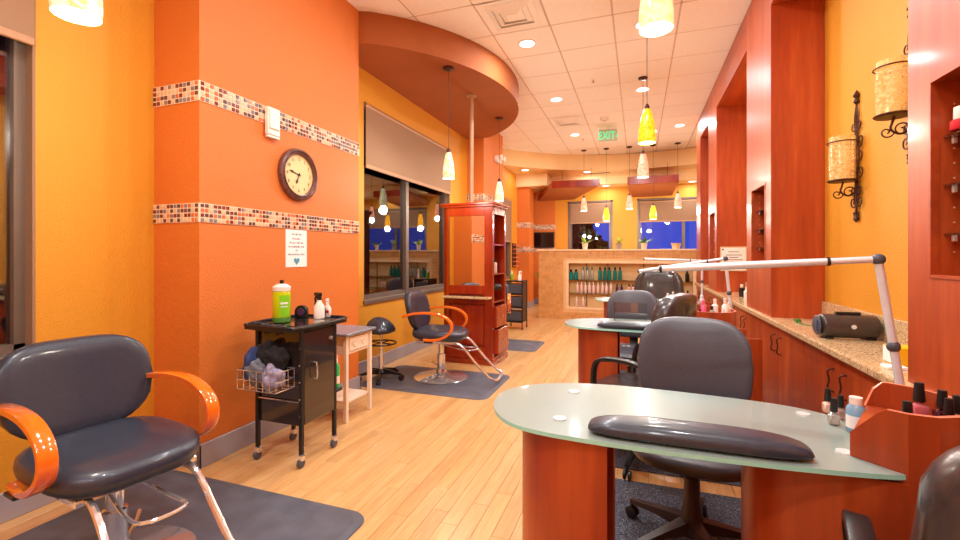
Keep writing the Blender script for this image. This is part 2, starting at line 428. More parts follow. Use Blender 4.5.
# baseboards
def bb(name, mb): return struct(mb.build(name, GREYB))
bb('baseboard_left', MB().box(XLN, XLN+.014, YB, 1.905, 0, .14, bev=.003).box(XL, XL+.014, 3.48, 7.0, 0, .14, bev=.003).box(XL, XL+.014, 8.1, 10.3, 0, .14, bev=.003))
bb('baseboard_column', MB().box(XLN, XC+.014, 1.891, 1.905, 0, .14).box(XC, XC+.014, 1.891, 3.494, 0, .14, bev=.003).box(XL, XC+.014, 3.48, 3.494, 0, .14)
   .box(XL, XC+.014, 6.986, 7.0, 0, .14).box(XC, XC+.014, 6.99, 8.1, 0, .14).box(XL, XC+.014, 10.286, 10.3, 0, .14).box(XC, XC+.014, 10.29, 10.75, 0, .14))
bb('baseboard_back', MB().box(XL, 4.1, YF-.054, YF-.04, 0, .14))

# ceiling
ce = struct(MB().box(-2.9, 4.2, YB-.15, YF+.15, H+.012, H+.12).build('ceiling', CEILT))
TS = .588; tx0 = .953-TS*7; ty0 = 4.92-TS*14
tile_me = None
DL = [(-1.11,4.62),(-1.11,6.42),(.06,4.62),(.06,6.42),(-1.11,8.42),(.68,8.42)]
VENT = [(-1.11,4.04),(-1.11,7.57)]
gm = MB(); rest = MB()
def slot(px, py): return (int((px-tx0)//TS), int((py-ty0)//TS))
vslots = {slot(*p) for p in VENT}
for i in range(7):
    for j in range(26):
        x0 = tx0+i*TS; y0 = ty0+j*TS; xa = max(x0, XL+.002)
        if y0 > 10.2 or (i, j) in vslots: continue
        if y0 > 2.2:
            if i == 0:
                MB().box(xa+.008, x0+TS-.008, y0+.008, y0+TS-.008, H-.006, H+.012, bev=.002).build('ceiling_tile', CEILT, ce)
            else:
                if tile_me is None:
                    o = MB().box(.008, TS-.008, .008, TS-.008, -.006, .012, bev=.002).build('ceiling_tile', CEILT, ce); tile_me = o.data
                    o.location = (x0, y0, H)
                else:
                    o = bpy.data.objects.new('ceiling_tile', tile_me); COL.objects.link(o); o.parent = ce; o.location = (x0, y0, H)
        else: rest.box(xa+.008, x0+TS-.008, y0+.008, y0+TS-.008, H-.006, H+.012)
for i in range(1, 8): gm.box(tx0+i*TS-.011, tx0+i*TS+.011, YB, 10.8, H-.002, H+.012)
for j in range(27): gm.box(XL, .96, ty0+j*TS-.011, ty0+j*TS+.011, H-.002, H+.011)
gm.build('ceiling_grid', GRIDM, ce); stuff(rest.build('unseen_ceiling_tiles', CEILT, ce))
# far lowered ceiling with curved fascia
arcp = [(-2.72,8.95),(-2.3,9.42),(-1.87,9.78),(-1.44,10.06),(-.95,10.27),(-.3,10.4),(.4,10.4),(1.12,10.28),(1.9,9.9),(2.6,9.4),(3.4,8.5),(4.1,8.46)]
arcp = [(p.x,p.y) for p in smoothpath([(a,b,0) for a,b in arcp],1)]
struct(MB().prism(arcp+[(4.1,YF),(XL,YF)], 3.15, H-.004).build('ceiling_curved_bulkhead', CREAM))
struct(MB().box(XL, -1.98, 10.2, YF-.04, 2.86, 3.149).box(-1.98, 4.1, 10.75, YF-.001, 2.9, 3.149).build('ceiling_low_soffit', CREAM))
# brown bowed soffit
cx0, cy0, rr = -3.58, 5.26, 2.14
a1 = math.asin(1.80/rr)
sof = [(cx0+rr*math.cos(a), cy0+rr*math.sin(a)) for a in [(-a1*1.0)+(2*a1)*i/40 for i in range(41)]]
sofp = [(XL+.001, 3.482), (XC, 3.482)] + [p for p in sof if p[0] > XC] + [(XC, 6.998), (XL+.001, 6.998)]
struct(MB().prism(sofp, 3.2, H-.008, smooth=True).build('ceiling_soffit', BRN))

# cherry header above the openings
struct(MB().box(XF, XW, 2.09, 3.90, 3.14, H-.01).box(XF, XW, 4.69, 6.37, 3.14, H-.01).box(XF, XW, 7.06, 7.93, 3.14, H-.01).build('trim_1', CHERRYH))

# ---------------------------------------------------------------- windows on the left wall
def window_left(name, y0, y1, z0, z1, mull, shade_bottom, label, XL=XL):
    w = struct(MB().box(XL-.13, XL-.06, y0, y0+.055, z0, z1).box(XL-.13, XL-.06, y1-.055, y1, z0, z1)
        .box(XL-.13, XL-.06, y0, y1, z0, z0+.055).box(XL-.13, XL-.06, y0, y1, z1-.055, z1).build(name, BRONZE))
    for my in mull: MB().box(XL-.14, XL-.045, my-.035, my+.035, z0, z1, bev=.004).build('mullion', BRONZE, w)
    ys = [y0+.05]+list(mull)+[y1-.05]
    for a, b in zip(ys, ys[1:]): MB().box(XL-.1, XL-.09, a, b, z0+.05, z1-.05).build('pane', PANE, w)
    MB().box(XL-.06, XL+.02, y0-.01, y1+.01, z0-.035, z0+.012, bev=.004).build('window_sill', BRONZE, w)
    MB().box(XL-.06, XL-.001, y0, y0+.012, z0, z1).box(XL-.06, XL-.001, y1-.012, y1, z0, z1).build('window_jamb', TAUPE, w)
    s = thing('roller_shade', label, 'window shade', (XL-.02, (y0+y1)/2, z1))
    hw = (y1-y0)/2-.014
    MB().lathe([(.028,-hw),(.028,hw)], (.02,0,-.035), 14, axis='y').build('roller', RAIL, s)
    MB().box(.036,.040,-hw,hw,shade_bottom-z1,-.02).build('shade_fabric', TAUPE, s)
    MB().box(.028,.048,-hw,hw,shade_bottom-z1-.02,shade_bottom-z1+.02,bev=.004).build('bottom_rail', RAIL, s)
    return w
window_left('window_1', -.9, 1.335, WZ0, WZ1, [.2], 2.29, 'taupe roller shade on the window behind the big salon chair at far left', XLN)
window_left('window_2', 4.0, 6.28, WZ0, WZ1, [5.03], 2.19, 'long taupe roller shade half down over the dark window under the brown soffit')
window_left('window_3', 8.45, 9.75, WZ0, 2.5, [], 1.55, 'narrow taupe shade on the distant window beyond the mirror cabinet')
# back windows
def window_back(name, x0, x1, mull, label):
    z0, z1 = .8, 2.55; y = YF+.06
    w = struct(MB().box(x0, x0+.05, y, y+.07, z0, z1).box(x1-.05, x1, y, y+.07, z0, z1).box(x0, x1, y, y+.07, z0, z0+.05).box(x0, x1, y, y+.07, z1-.05, z1).build(name, BRONZE))
    for mx in mull: MB().box(mx-.035, mx+.035, y-.01, y+.08, z0, z1, bev=.004).build('mullion', BRONZE, w)
    xs = [x0+.05]+list(mull)+[x1-.05]
    for a, b in zip(xs, xs[1:]): MB().box(a, b, y+.03, y+.04, z0+.05, z1-.05).build('pane', PANEF, w)
    MB().box(x0-.04, x0, YF-.012, YF+.01, z0, z1+.04).box(x1, x1+.04, YF-.012, YF+.01, z0, z1+.04).box(x0-.04,x1+.04,YF-.012,YF+.01,z1,z1+.04).build('window_frame', BRONZE, w)
    s = thing('roller_shade', label, 'window shade', ((x0+x1)/2, YF+.03, z1)); hw = (x1-x0)/2-.01
    MB().lathe([(.028,-hw),(.028,hw)], (0,0,-.035), 12, axis='x').build('roller', RAIL, s)
    MB().box(-hw,hw,-.02,-.016,-.5,-.02).build('shade_fabric', TAUPE, s)
    MB().box(-hw,hw,-.028,-.008,-.52,-.49,bev=.003).build('bottom_rail', RAIL, s)
window_back('window_4', -1.62, -.62, [], 'taupe shade on the narrower back window with trees outside')
window_back('window_5', .02, 2.2, [1.0], 'taupe shade on the wide blue back window at right')

# ---------------------------------------------------------------- outside
struct(MB().box(-30, 30, -20, 60, -.6, -.3).build('ground_outside', NIGHT))
b_ = thing('sky_blocking_building', 'dark building added to block the dusk sky outside the left windows', 'building', (-11, 4, -.3))  # invented dark mass, blocks the sky so the left windows stay dark
MB().box(-3, 3, -20, 22, 0, 9).build('wall', DARKB, b_)
for k in range(8):
    MB().box(3.0, 3.06, -15+k*4.2, -13.2+k*4.2, 3, 4.6, bev=.02).build('window', SCREEN, b_)
b2 = thing('brick_tower', 'dark brown tower seen through the narrower back window', 'building', (-3.12, 19, -.3))
MB().box(-1.6, .95, -1, 1, 0, 7).build('wall', DARKB, b2); MB().box(-1.7, 1.05, -1.1, 1.1, 7, 7.3).build('roof_ledge', DARKB, b2)
def far_tree(loc, h, r, label):
    t = thing('tree', label, 'tree', loc)
    MB().tube([(0,0,0),(.05,0,h*.3),(0,0,h*.6)], [.12,.09,.05], 7).build('trunk', DARKB, t)
    m = MB()
    for k in range(260):
        a = R.random()*2*PI; rr_ = r*math.sqrt(R.random()); z = h*.25+R.random()*h*.75
        rr_ *= math.sin(PI*min(1,(z/h-.2)/.85)+.15)
        p = Vector((rr_*math.cos(a), rr_*math.sin(a), z)); s = .12+.12*R.random()
        q = Matrix.Rotation(R.random()*6,3,'Z') @ Matrix.Rotation(R.random()*3,3,'X')
        m.add([p+q@Vector(v)*s for v in ((-1,-.4,0),(0,-.6,.1),(1,0,0),(0,.6,.1),(-1,.4,0))], [(0,1,2,3,4)])
    stuff(m.build('foliage', DKLEAF, t))
far_tree((-1.72,16.6,-.3), 2.9, .42, 'dark leafy tree outside the narrower back window')
far_tree((-1.2,14.6,-.3), 2.05, .6, 'low dark shrub outside the narrower back window')

# ================================================================== CABINETRY (right)
def pilaster(y0, y1, niche, label):
    t = thing('display_pillar', label, 'wall cabinet', (XF, y0, .78))
    h = H-.01-.78; w = y1-y0; D = XW-XF-.002
    m = MB()
    if niche:
        n0, n1, nz0, nz1 = niche; n0 -= y0; n1 -= y0; nz0 -= .78; nz1 -= .78
        m.box(0, D, 0, n0, 0, h).box(0, D, n1, w, 0, h).box(0, D, n0, n1, 0, nz0).box(0, D, n0, n1, nz1, h).box(.2, D, n0, n1, nz0, nz1)
    else: m.box(0, D, 0, w, 0, h, bev=.003)
    m.build('pillar_body', CHERRY, t)
    if niche:
        f = MB(); e = .008
        f.box(-.004, .02, n0-e, n0+.003, nz0-e, nz1+e).box(-.004, .02, n1-.003, n1+e, nz0-e, nz1+e).box(-.004,.02,n0,n1,nz0-e,nz0+.003).box(-.004,.02,n0,n1,nz1-.003,nz1+e)
        f.build('niche_edging', CHERRYH, t)
        for k in (1, 2, 3):
            z = nz0 + (nz1-nz0)*k/4 - .03
            s = MB().box(.03, .19, n0+.003, n1-.003, z, z+.007, bev=.001).build('glass_shelf', CLEAR, t)
            b = MB()
            for yy in (n0+.004, n1-.016):
                for xx in (.05, .15): b.box(xx, xx+.012, yy, yy+.012, z-.02, z, bev=.002)
            b.build('shelf_clip', WHITE, s)
        MB().box(.06,.16,(n0+n1)/2-.06,(n0+n1)/2+.06,nz1-.012,nz1-.002,bev=.002).build('niche_lamp', WHITE, t)
        hl = MB()
        for k in range(11): hl.lathe([(.003,0),(.003,.002)], (.06, n1-.002, nz0+.08+k*.05), 6, axis='y')
        hl.build('peg_holes', TAN, t)
    return t
pilaster(1.15, 2.09, (1.35, 1.95, 1.18, 1.84), 'nearest cherry display pillar with glass-shelved niche at the right edge')
pilaster(3.90, 4.69, (4.06, 4.50, 1.18, 1.81), 'second cherry display pillar beyond the wall sconces, with small niche')
pilaster(6.37, 7.06, (6.5, 6.93, 1.18, 1.81), 'third cherry display pillar carrying a certificate on its side')
pilaster(7.93, 8.40, None, 'farthest narrow cherry pillar by the tiled counter')
# base cabinets
hb = [(0,0,0),(-.022,0,.004),(-.03,0,.02),(-.02,0,.06),(-.03,0,.1),(-.022,0,.116),(0,0,.12)]
y = .097; k = 0
cabl = ['cherry base cabinet out of view beside the near pillar','base cabinet under the nearest display pillar','cherry base cabinet beside the near desk with two curved handles','cherry base cabinet under the second display pillar, handles visible',
        'fourth cherry base cabinet along the right wall','fifth cherry base cabinet along the right wall','sixth cherry base cabinet along the right wall','farthest cherry base cabinet by the tiled counter']
while k < 8:
    y0, y1 = y, min(y+1.033, 8.4)
    t = thing('base_cabinet', cabl[k], 'cabinet', (XF, y0, 0)); w = y1-y0
    MB().box(.02, XW-XF-.002, .001, w-.001, .08, .738).box(.07, XW-XF-.002, .001, w-.001, 0, .08).build('cabinet_body', CHERRY, t)
    for sgn, a, b in ((1, .003, w/2-.0015), (-1, w/2+.0015, w-.003)):
        dr = MB().box(0, .019, a, b, .09, .733, bev=.002).build('door', CHERRY, t)
        hy = (b-.07) if sgn == 1 else (a+.07)
        MB().tube([Vector(p)+Vector((0,hy,.55)) for p in smoothpath(hb,1)], .0045, 7).build('handle', IRON, dr)
    y = y1; k += 1
tag(MB().box(.915, XW-.002, .1, 8.4, .74, .78, bev=.008).build('countertop', GRAN), 'long speckled granite counter along the right wall', 'countertop')
for a, b, l in ((2.09,3.90,'granite backsplash strip under the two sconces'),(4.69,6.37,'granite backsplash strip beyond the second display pillar'),(7.06,7.93,'farthest granite backsplash strip')):
    tag(MB().box(XW-.022, XW-.001, a+.002, b-.002, .781, .914, bev=.003).build('backsplash', GRAN), l, 'backsplash')
cf = thing('certificate', 'framed certificate on the side of the third cherry pillar', 'certificate', (1.12, 6.368, 1.2))
MB().box(-.135,.165,-.012,0,-.155,.155,bev=.003).build('frame', TAN, cf)
mm = MB().box(-.122,.152,-.0135,-.012,-.142,.142).build('paper', PAPER, cf)
ln = MB()
for z, w_ in ((.09,.06),(.05,.09),(.02,.05),(-.01,.1),(-.04,.08),(-.07,.06)): ln.box(.015-w_,.015+w_,-.0145,-.0135,z-.004,z+.004)
ln.box(.1,.135,-.0145,-.0135,-.12,-.085); ln.box(-.115,-.095,-.0145,-.0135,.11,.13)
ln.build('print', INK, mm)

# sconces
def sconce(y, dz, label):
    t = thing('wall_sconce', label, 'wall sconce', (XW, y, 1.45+dz))
    m = MB()
    m.tube(smoothpath([(-.012,0,.02),(-.015,0,.3),(-.012,.004,.55),(-.012,0,.76)],1), .006, 7)
    m.lathe([(.001,0),(.016,.02),(.008,.05),(.018,.06),(.006,.075)], (-.015,0,.0), 10)
    m.lathe([(.005,.73),(.018,.745),(.01,.77),(.02,.785),(.001,.82)], (-.012,0,0), 10)
    m.build('iron_stem', IRON, t)
    s = MB()
    def spiral(cy, cz, r, a0, turns, sgn, x=-.014):
        return [(x, cy+sgn*(r*(1-.8*i/18))*math.cos(a0+turns*2*PI*i/18), cz+(r*(1-.8*i/18))*math.sin(a0+turns*2*PI*i/18)) for i in range(19)]
    for sg in (-1,1):
        for z, r in ((.13,.04),(.2,.036),(.31,.048),(.41,.044),(.5,.048),(.6,.034)):
            s.tube(spiral(sg*r*1.05, z, r, PI, 1.2, sg), .004, 5)
        s.tube(smoothpath([(-.014,sg*.004,.08),(-.014,sg*.035,.16),(-.014,sg*.004,.26),(-.014,sg*.045,.42),(-.014,sg*.006,.56),(-.014,sg*.03,.64),(-.014,0,.72)],2), .004, 5)
        s.tube(spiral(sg*.018,.05,.02,PI,1,sg), .0035, 5)
    s.build('scrollwork', IRON, t)
    a = MB()
    a.tube(smoothpath([(-.01,0,.2),(-.05,0,.16),(-.1,0,.19),(-.085,0,.235),(-.08,0,.255)],2), .0055, 6)
    for sg in (0,): a.tube([(-.05+.035*(1-.8*i/16)*math.cos(PI*.2+2.4*PI*i/16), 0, .19+.035*(1-.8*i/16)*math.sin(PI*.2+2.4*PI*i/16)) for i in range(17)], .004, 5)
    a.tube([(-.11+.03*(1-.8*i/16)*math.cos(2.4*PI*i/16), 0, .18-.03*(1-.8*i/16)*math.sin(2.4*PI*i/16)) for i in range(17)], .004, 5)
    a.lathe([(.072,.255),(.078,.262),(.07,.268)], (-.085,0,0), 20)
    MB().tube([(-.085+.076*math.cos(2*PI*i/24), .076*math.sin(2*PI*i/24), .5) for i in range(24)], .004, 5, closed=True).build('glass_ring', IRON, t)
    a.build('candle_bracket', IRON, t)
    g = MB(); prof = [(.066,.268),(.069,.4),(.067,.535),(.064,.535),(.065,.4),(.062,.272)]
    g.lathe(prof, (-.085,0,0), 24, cap=False)
    g.build('glass_cylinder', CRACK, t)
sconce(3.37, 0, 'scrolled iron wall sconce with amber cylinder glass, lower and fully visible')
sconce(2.785, .235, 'higher iron sconce with amber glass, partly hidden by the near pillar')

# items on the counter
def capsule(mb, c, r, L, ax, m=0):
    pr = [(r*math.sin(a), -L/2+r*.35*(1-math.cos(a))) for a in [PI/2*i/6 for i in range(7)]]
    pr = pr + [(a, -b) for a, b in pr[::-1]]
    mb.lathe([(max(a,.001), b) for a, b in pr], (0,0,0), 22, m, axis='x', mat=ax)
t = thing('portable_radio', 'black barrel-shaped portable radio lying on the granite counter', 'radio', (1.11, 3.05, .78), math.radians(4))
m = MB(); capsule(m, (0,0,0), .066, .29, T(0,0,.07)); m.build('body', LEATH2, t)
m = MB().lathe([(.056,-.148),(.05,-.152),(.001,-.152)], (0,0,.07), 20, axis='x'); m.build('end_grille', GREYF, t)
m = MB()
for k in range(4): m.lathe([(.006,-.157),(.006,-.151)], (0,-.02,.045+.016*k), 8, axis='x')
m.build('button', TOWN, t)
MB().box(-.06,.06,-.015,.015,.135,.15,bev=.005).build('handle', BLACKP, t)
MB().lathe([(.012,-.072),(.012,-.066)], (.0,0,.075), 12, axis='y').build('side_knob', ALU, t)
MB().box(-.12,-.08,-.04,.04,0,.014,bev=.003).build('foot', BLACKP, t); MB().box(.08,.12,-.04,.04,0,.014,bev=.003).build('foot', BLACKP, t)
ca = thing('green_cable', 'green extension cable with plug on the granite counter', 'cable', (1.05, 3.5, .78))
MB().tube(smoothpath([(.0,.16,.008),(-.02,.05,.005),(.06,-.06,.005),(.05,-.14,.005),(.1,-.2,.005)],3), .0035, 6).build('cord', DKGREEN, ca)
MB().box(-.014,.014,.14,.2,0,.024,bev=.006).build('plug', DKGREEN, ca)
bx = thing('card_box', 'yellow and white box on the counter beside the near pillar', 'box', (1.07, 2.42, .78))
MB().box(-.04,.045,-.05,.05,0,.075,bev=.002).build('carton', YELBOX, bx)
MB().box(-.0415,-.04,-.05,.05,.005,.07).box(-.04,.0,.0505,.0515,.005,.07).build('white_label', PAPER, bx)
tag(MB().box(-.035,.035,-.03,.03,0,.012,bev=.002).build('paper_pad', PAPER, loc=(1.0,2.31,.78)), 'flat white pad on the counter by the lamp base', 'paper')

# ================================================================== LIGHT FIXTURES
def downlight(x, y, z, lab, power=DOWN_W, vis=True):
    t = thing('recessed_downlight', lab, 'ceiling light', (x, y, z), 0, 'recessed downlights')
    MB().lathe([(.075,-.002),(.098,-.006),(.1,-.001),(.1,.004)], n=28, cap=False).build('trim_ring', WHITE, t)
    MB().lathe([(.001,-.004),(.076,-.004)], n=28, cap=False).build('lens', LENS, t)
    l = bpy.data.lights.new('downlight_beam', 'AREA'); l.shape = 'DISK'; l.size = .15; l.energy = power; l.color = (.93, .97, 1)
    lo = bpy.data.objects.new('downlight_beam', l); COL.objects.link(lo); lo.parent = t; lo.location = (0,0,-.012)
labs = ['round downlight nearest the big ceiling vent','downlight above the brown soffit tip','round downlight hidden behind the nearest pendant','downlight behind the yellow pendant cord','downlight just beyond the second vent','downlight nearest the right cherry header']
for (x, y), lb in zip(DL, labs): downlight(x, y, H-.007, lb)
for (x, y), lb in zip([(-2.38,9.72),(-1.1,10.42),(-.72,10.98),(1.15,11.0)], ['far downlight over the left passage','far downlight between the two hanging panels','farthest downlight by the thin grille','far downlight behind the right hanging panel']):
    z = 3.149 if y < 10.7 else 2.899
    downlight(x, y, z, lb, DOWN_W*(.15 if x < -2 else .3))
for x, y in [(-1.11,2.8),(.06,2.8),(-1.11,1.0),(.3,1.0),(-1.11,-.9),(.06,-.9),(-1.11,-2.3),(.06,-2.3),(2.6,10.2)]:  # unseen downlights, added because the room needs their light
    downlight(x, y, (H-.007) if y < 9 else 3.149, 'recessed downlight out of view %s, %s row' % ('over the camera' if y < 2 else 'just ahead of the camera' if y < 9 else 'at the far right', ('left' if x < 0 else 'right')+(' rearmost' if y < -2 else ' rear' if y < 0 else '')))
def vent(x, y, z, s, lab):
    t = thing('ceiling_vent', lab, 'air vent', (x, y, z))
    def ring(a, b, z0, z1):
        mb = MB()
        vs_ = []
        for r, zz in ((a,z0),(b,z1),(b-.006,z1+.004),(a-.006,z0+.006)):
            vs_ += [(-r,-r,zz),(r,-r,zz),(r,r,zz),(-r,r,zz)]
        fs = []
        for k in range(3):
            for j in range(4): fs.append((k*4+j, k*4+(j+1)%4, (k+1)*4+(j+1)%4, (k+1)*4+j))
        mb.add(vs_, fs); return mb
    MB().box(-s,s,-s,s,.02,.03).build('backing', BLACKP, t)
    ring(s, s*.8, -.004, .004).build('frame', CEILT, t)
    for k, f in enumerate((.78,.58,.38)):
        ring(s*f, s*(f-.17), .004, -.016).build('louver', CEILT, t)
    MB().box(-s*.2,s*.2,-s*.2,s*.2,-.018,-.012,bev=.003).build('centre_plate', CEILT, t)
sx = lambda p: (tx0+(slot(*p)[0]+.5)*TS, ty0+(slot(*p)[1]+.5)*TS)
a, b = sx(VENT[0]); vent(a, b, H-.004, TS/2-.012, 'large square ceiling vent at the top of the picture')
a, b = sx(VENT[1]); vent(a, b, H-.004, TS/2-.012, 'smaller-looking square vent further back in the tiled ceiling')
t = thing('air_grille', 'long thin air grille in the far lowered ceiling', 'air vent', (-.9, 10.62, 3.149))
MB().box(-.3,.3,-.04,.04,-.008,0,bev=.002).build('frame', GREYB, t)
for k in range(3): MB().box(-.28,.28,-.028+k*.022,-.02+k*.022,-.012,-.008).build('slat', BRONZE, t)
t = thing('smoke_detector', 'small round smoke detector on the ceiling before the exit sign', 'smoke detector', (-.52, 7.55, H-.006))
MB().lathe([(.07,0),(.07,-.02),(.055,-.045),(.001,-.045)], n=24).build('housing', WHITE, t); MB().lathe([(.03,-.045),(.028,-.052),(.001,-.052)], n=16).build('sensor', TAN, t)
for x, y, l in ((-.54,5.85,'sprinkler head nearest the yellow pendant'),(-1.0,8.75,'small sprinkler head near the exit sign')):
    t = thing('sprinkler', l, 'sprinkler', (x, y, H-.006))
    MB().lathe([(.035,0),(.03,-.008),(.012,-.01)], n=16).build('escutcheon', WHITE, t)
    MB().lathe([(.008,-.008),(.006,-.03),(.02,-.034),(.001,-.036)], n=12).build('head', RAIL, t)
# exit sign
ex = thing('exit_sign', 'green EXIT sign hanging from the tiled ceiling', 'exit sign', (-.50, 8.15, H-.006), math.radians(8))
MB().box(-.03,.03,-.012,.012,-.03,0,bev=.002).build('mount', WHITE, ex)
MB().box(-.155,.155,-.014,.014,-.235,-.03,bev=.004).build('sign_plate', EXITP, ex)
def text(body, size, loc, rot, mat, parent, ext=.001, name='lettering', align='CENTER'):
    c = bpy.data.curves.new(name, 'FONT'); c.body = body; c.size = size; c.extrude = ext; c.align_x = align; c.align_y = 'CENTER'
    o = bpy.data.objects.new(name, c); COL.objects.link(o)
    bpy.context.view_layer.update(); dg = bpy.context.evaluated_depsgraph_get()
    me = bpy.data.meshes.new_from_object(o.evaluated_get(dg)); bpy.data.objects.remove(o)
    me.materials.clear(); me.materials.append(mat)
    o = bpy.data.objects.new(name, me); COL.objects.link(o); o.location = loc; o.rotation_euler = rot
    if parent: o.parent = parent
    return o
lt = text('EXIT', .19, (-.02,-.017,-.145), (PI/2,0,0), EXITG, ex, .002); lt.scale = (.74,1,1)
MB().add([(.135,-.018,-.115),(.165,-.018,-.145),(.135,-.018,-.175)], [(0,1,2)]).build('arrow', EXITG, ex)

# pendants
def pendant(x, y, ztop, zb, sm, lab, group, h=.27, r=.068, power=PEND_W, col=(1,.93,.8)):
    t = thing('pendant_lamp', lab, 'pendant lamp', (x, y, ztop), 0, group)
    z0 = zb-ztop
    MB().lathe([(.001,0),(.058,0),(.058,-.012),(.05,-.02),(.012,-.024)], n=20).build('canopy', IRON, t)
    MB().tube([(0,0,-.02),(0,0,z0+h+.03)], .0028, 6).build('cord', COPPER, t)
    MB().lathe([(.006,z0+h+.05),(.02,z0+h+.03),(.024,z0+h-.005),(.02,z0+h-.01)], n=14).build('socket_cap', IRON, t)
    prof = []
    for i in range(13):
        u = i/12; rr_ = r*(.40+.60*math.sin(min(1,u*1.12)*PI/2)**.8) if u < .9 else r*(1-.05*(u-.9)/.1)
        prof.append((rr_, z0+h*(1-u)))
    inner = [(a-.004, b) for a, b in prof[::-1]]
    MB().lathe(prof+inner, n=24, cap=False).build('glass_shade', sm, t)
    MB().lathe([(.001,z0+.003),(r*.93,z0+.003)], n=20, cap=False).build('glowing_diffuser', BULB, t)
    l = bpy.data.lights.new('pendant_bulb', 'POINT'); l.energy = power; l.color = col; l.shadow_soft_size = .06
    lo = bpy.data.objects.new('pendant_bulb', l); COL.objects.link(lo); lo.parent = t; lo.location = (0,0,z0-.07)
pendant(-1.86,1.0,3.493,2.09,SH_GREEN,'marbled green pendant at the top left above the big salon chair','pendants over the styling chairs',h=.28,r=.072)
pendant(-1.86,4.26,3.2,2.045,SH_GREEN,'marbled green pendant under the soffit in front of the window','pendants over the styling chairs',h=.27,r=.062)
pendant(-1.86,6.06,3.2,2.02,SH_GREEN,'marbled green pendant just right of the soffit pole','pendants over the styling chairs',h=.27,r=.062)
pendant(.075,2.10,3.493,2.24,SH_CREAM,'large cream amber pendant at the top centre, nearest of its row','pendants over the manicure desks',h=.29,r=.072)
pendant(.073,4.10,3.493,2.215,SH_AMBER,'bright yellow pendant in the middle of the room','pendants over the manicure desks',h=.29,r=.072)
pendant(.060,6.0,3.493,2.235,SH_PINK,'pale pink pendant hanging right below the yellow one','pendants over the manicure desks',h=.29,r=.07)
for x, zb, sm, lb in ((-1.09,2.19,SH_PINK,'leftmost pink pendant over the tiled counter'),(-.63,1.965,SH_AMBER,'left yellow pendant over the tiled counter'),(-.17,2.2,SH_PINK,'middle pink pendant over the tiled counter'),
                      (.29,1.975,SH_AMBER,'right yellow pendant over the tiled counter'),(.75,2.2,SH_PINK,'rightmost pink pendant over the tiled counter')):
    pendant(x,9.72,3.493,zb,sm,lb,'pendants over the tiled counter',h=.28,r=.07,power=PEND_W*.8)
# hanging brown panels
def cloud(c, lab):
    t = thing('hanging_panel', lab, 'ceiling panel', (0,0,0))
    (a, b, d, e) = c; zt = .13
    m = MB(); P = [(a,9.85,2.74),(b,9.85,2.74),(e,11.15,2.62),(d,11.15,2.62)]
    m.add([p for p in P]+[(p[0],p[1],p[2]+zt) for p in P], [(0,1,2,3),(4,5,6,7),(0,1,5,4),(1,2,6,5),(2,3,7,6),(3,0,4,7)])
    m.build('panel_body', BRN, t)
    MB().box(a, b, 9.83, 9.849, 2.73, 2.885, bev=.003).build('front_fascia', MAHOG, t)
    for px, py in ((a+.2,10.0),(b-.2,10.0),(d+.25,11.0),(e-.1,11.0)): MB().tube([(px,py,2.72),(px,py,3.16)], .004, 5).build('suspension_rod', IRON, t)
cloud((-1.80,-.77,-2.40,-1.50), 'left brown slanted panel hanging over the tiled counter')
cloud((-.21,.78,-.135,.74), 'right brown slanted panel hanging over the tiled counter')
tag(MB().lathe([(.06,3.2),(.06,3.188),(.026,3.18),(.024,1.87),(.05,1.865),(.05,1.852)], (-1.92,5.10,0), 20).build('support_pole', RAIL), 'pale pole from the brown soffit down to the mirror cabinet', 'pole')
em = thing('emergency_light', 'white twin-head emergency light high on the orange column', 'emergency light', (XC, 7.72, 2.98))
MB().box(0,.06,-.14,.14,-.06,.05,bev=.008).build('housing', WHITE, em)
for sy in (-.09,.09): MB().lathe([(.03,0),(.05,.05),(.05,.07),(.001,.07)], (.06,sy,.02), 14, axis='x').build('lamp_head', WHITE, em)

# ================================================================== WALL OBJECTS (column)
ck = thing('wall_clock', 'round brown wall clock with cream face on the orange column', 'clock', (XC, 2.70, 1.852))
MB().lathe([(.150,.012),(.152,.03),(.160,.034),(.168,.026),(.178,.036),(.192,.03),(.198,.014),(.196,0),(.15,0)], n=48, axis='x', cap=False).build('clock_frame', CLKF, ck)
fc = MB().lathe([(.001,.014),(.153,.014)], n=48, axis='x', cap=False).build('clock_face', FACE, ck)
for i, s_ in enumerate(['12','1','2','3','4','5','6','7','8','9','10','11']):
    a = PI/2 - i*PI/6
    text(s_, .034, (.0152, .118*math.cos(a), .118*math.sin(a)), (PI/2,0,PI/2), INK, ck, .0004, 'numeral')
hm = MB()
def hand(ang, L, w):
    a = PI/2-ang; dy, dz = math.cos(a), math.sin(a); ny, nz = -dz, dy
    q = [(-.02,.3),(L*.55,.5),(L*.7,1.6),(L,.1)]
    vs_ = [(.018, dy*s+ny*w*k, dz*s+nz*w*k) for s, k in q] + [(.018, dy*s-ny*w*k, dz*s-nz*w*k) for s, k in q[::-1]]
    return MB().add(vs_, [list(range(8))])
def hmk(ang, L, w, nm): 
    m = MB(); a = PI/2-ang; dy, dz = math.cos(a), math.sin(a); ny, nz = -dz, dy
    q = [(-.02,.3),(L*.55,.5),(L*.72,1.6),(L,.1)]
    o = [(dy*s+ny*w*k, dz*s+nz*w*k) for s, k in q] + [(dy*s-ny*w*k, dz*s-nz*w*k) for s, k in q[::-1]]
    vs_ = [(.017,p[0],p[1]) for p in o]+[(.0195,p[0],p[1]) for p in o]
    m.add(vs_, [list(range(8)), list(range(8,16))]+[(i,(i+1)%8,8+(i+1)%8,8+i) for i in range(8)]); m.build(nm, BLACKP, ck)
hmk(math.radians(203), .075, .007, 'hour_hand'); hmk(math.radians(283), .1, .006, 'minute_hand')
MB().lathe([(.01,.016),(.01,.022),(.001,.022)], n=12, axis='x').build('hub', BLACKP, ck)
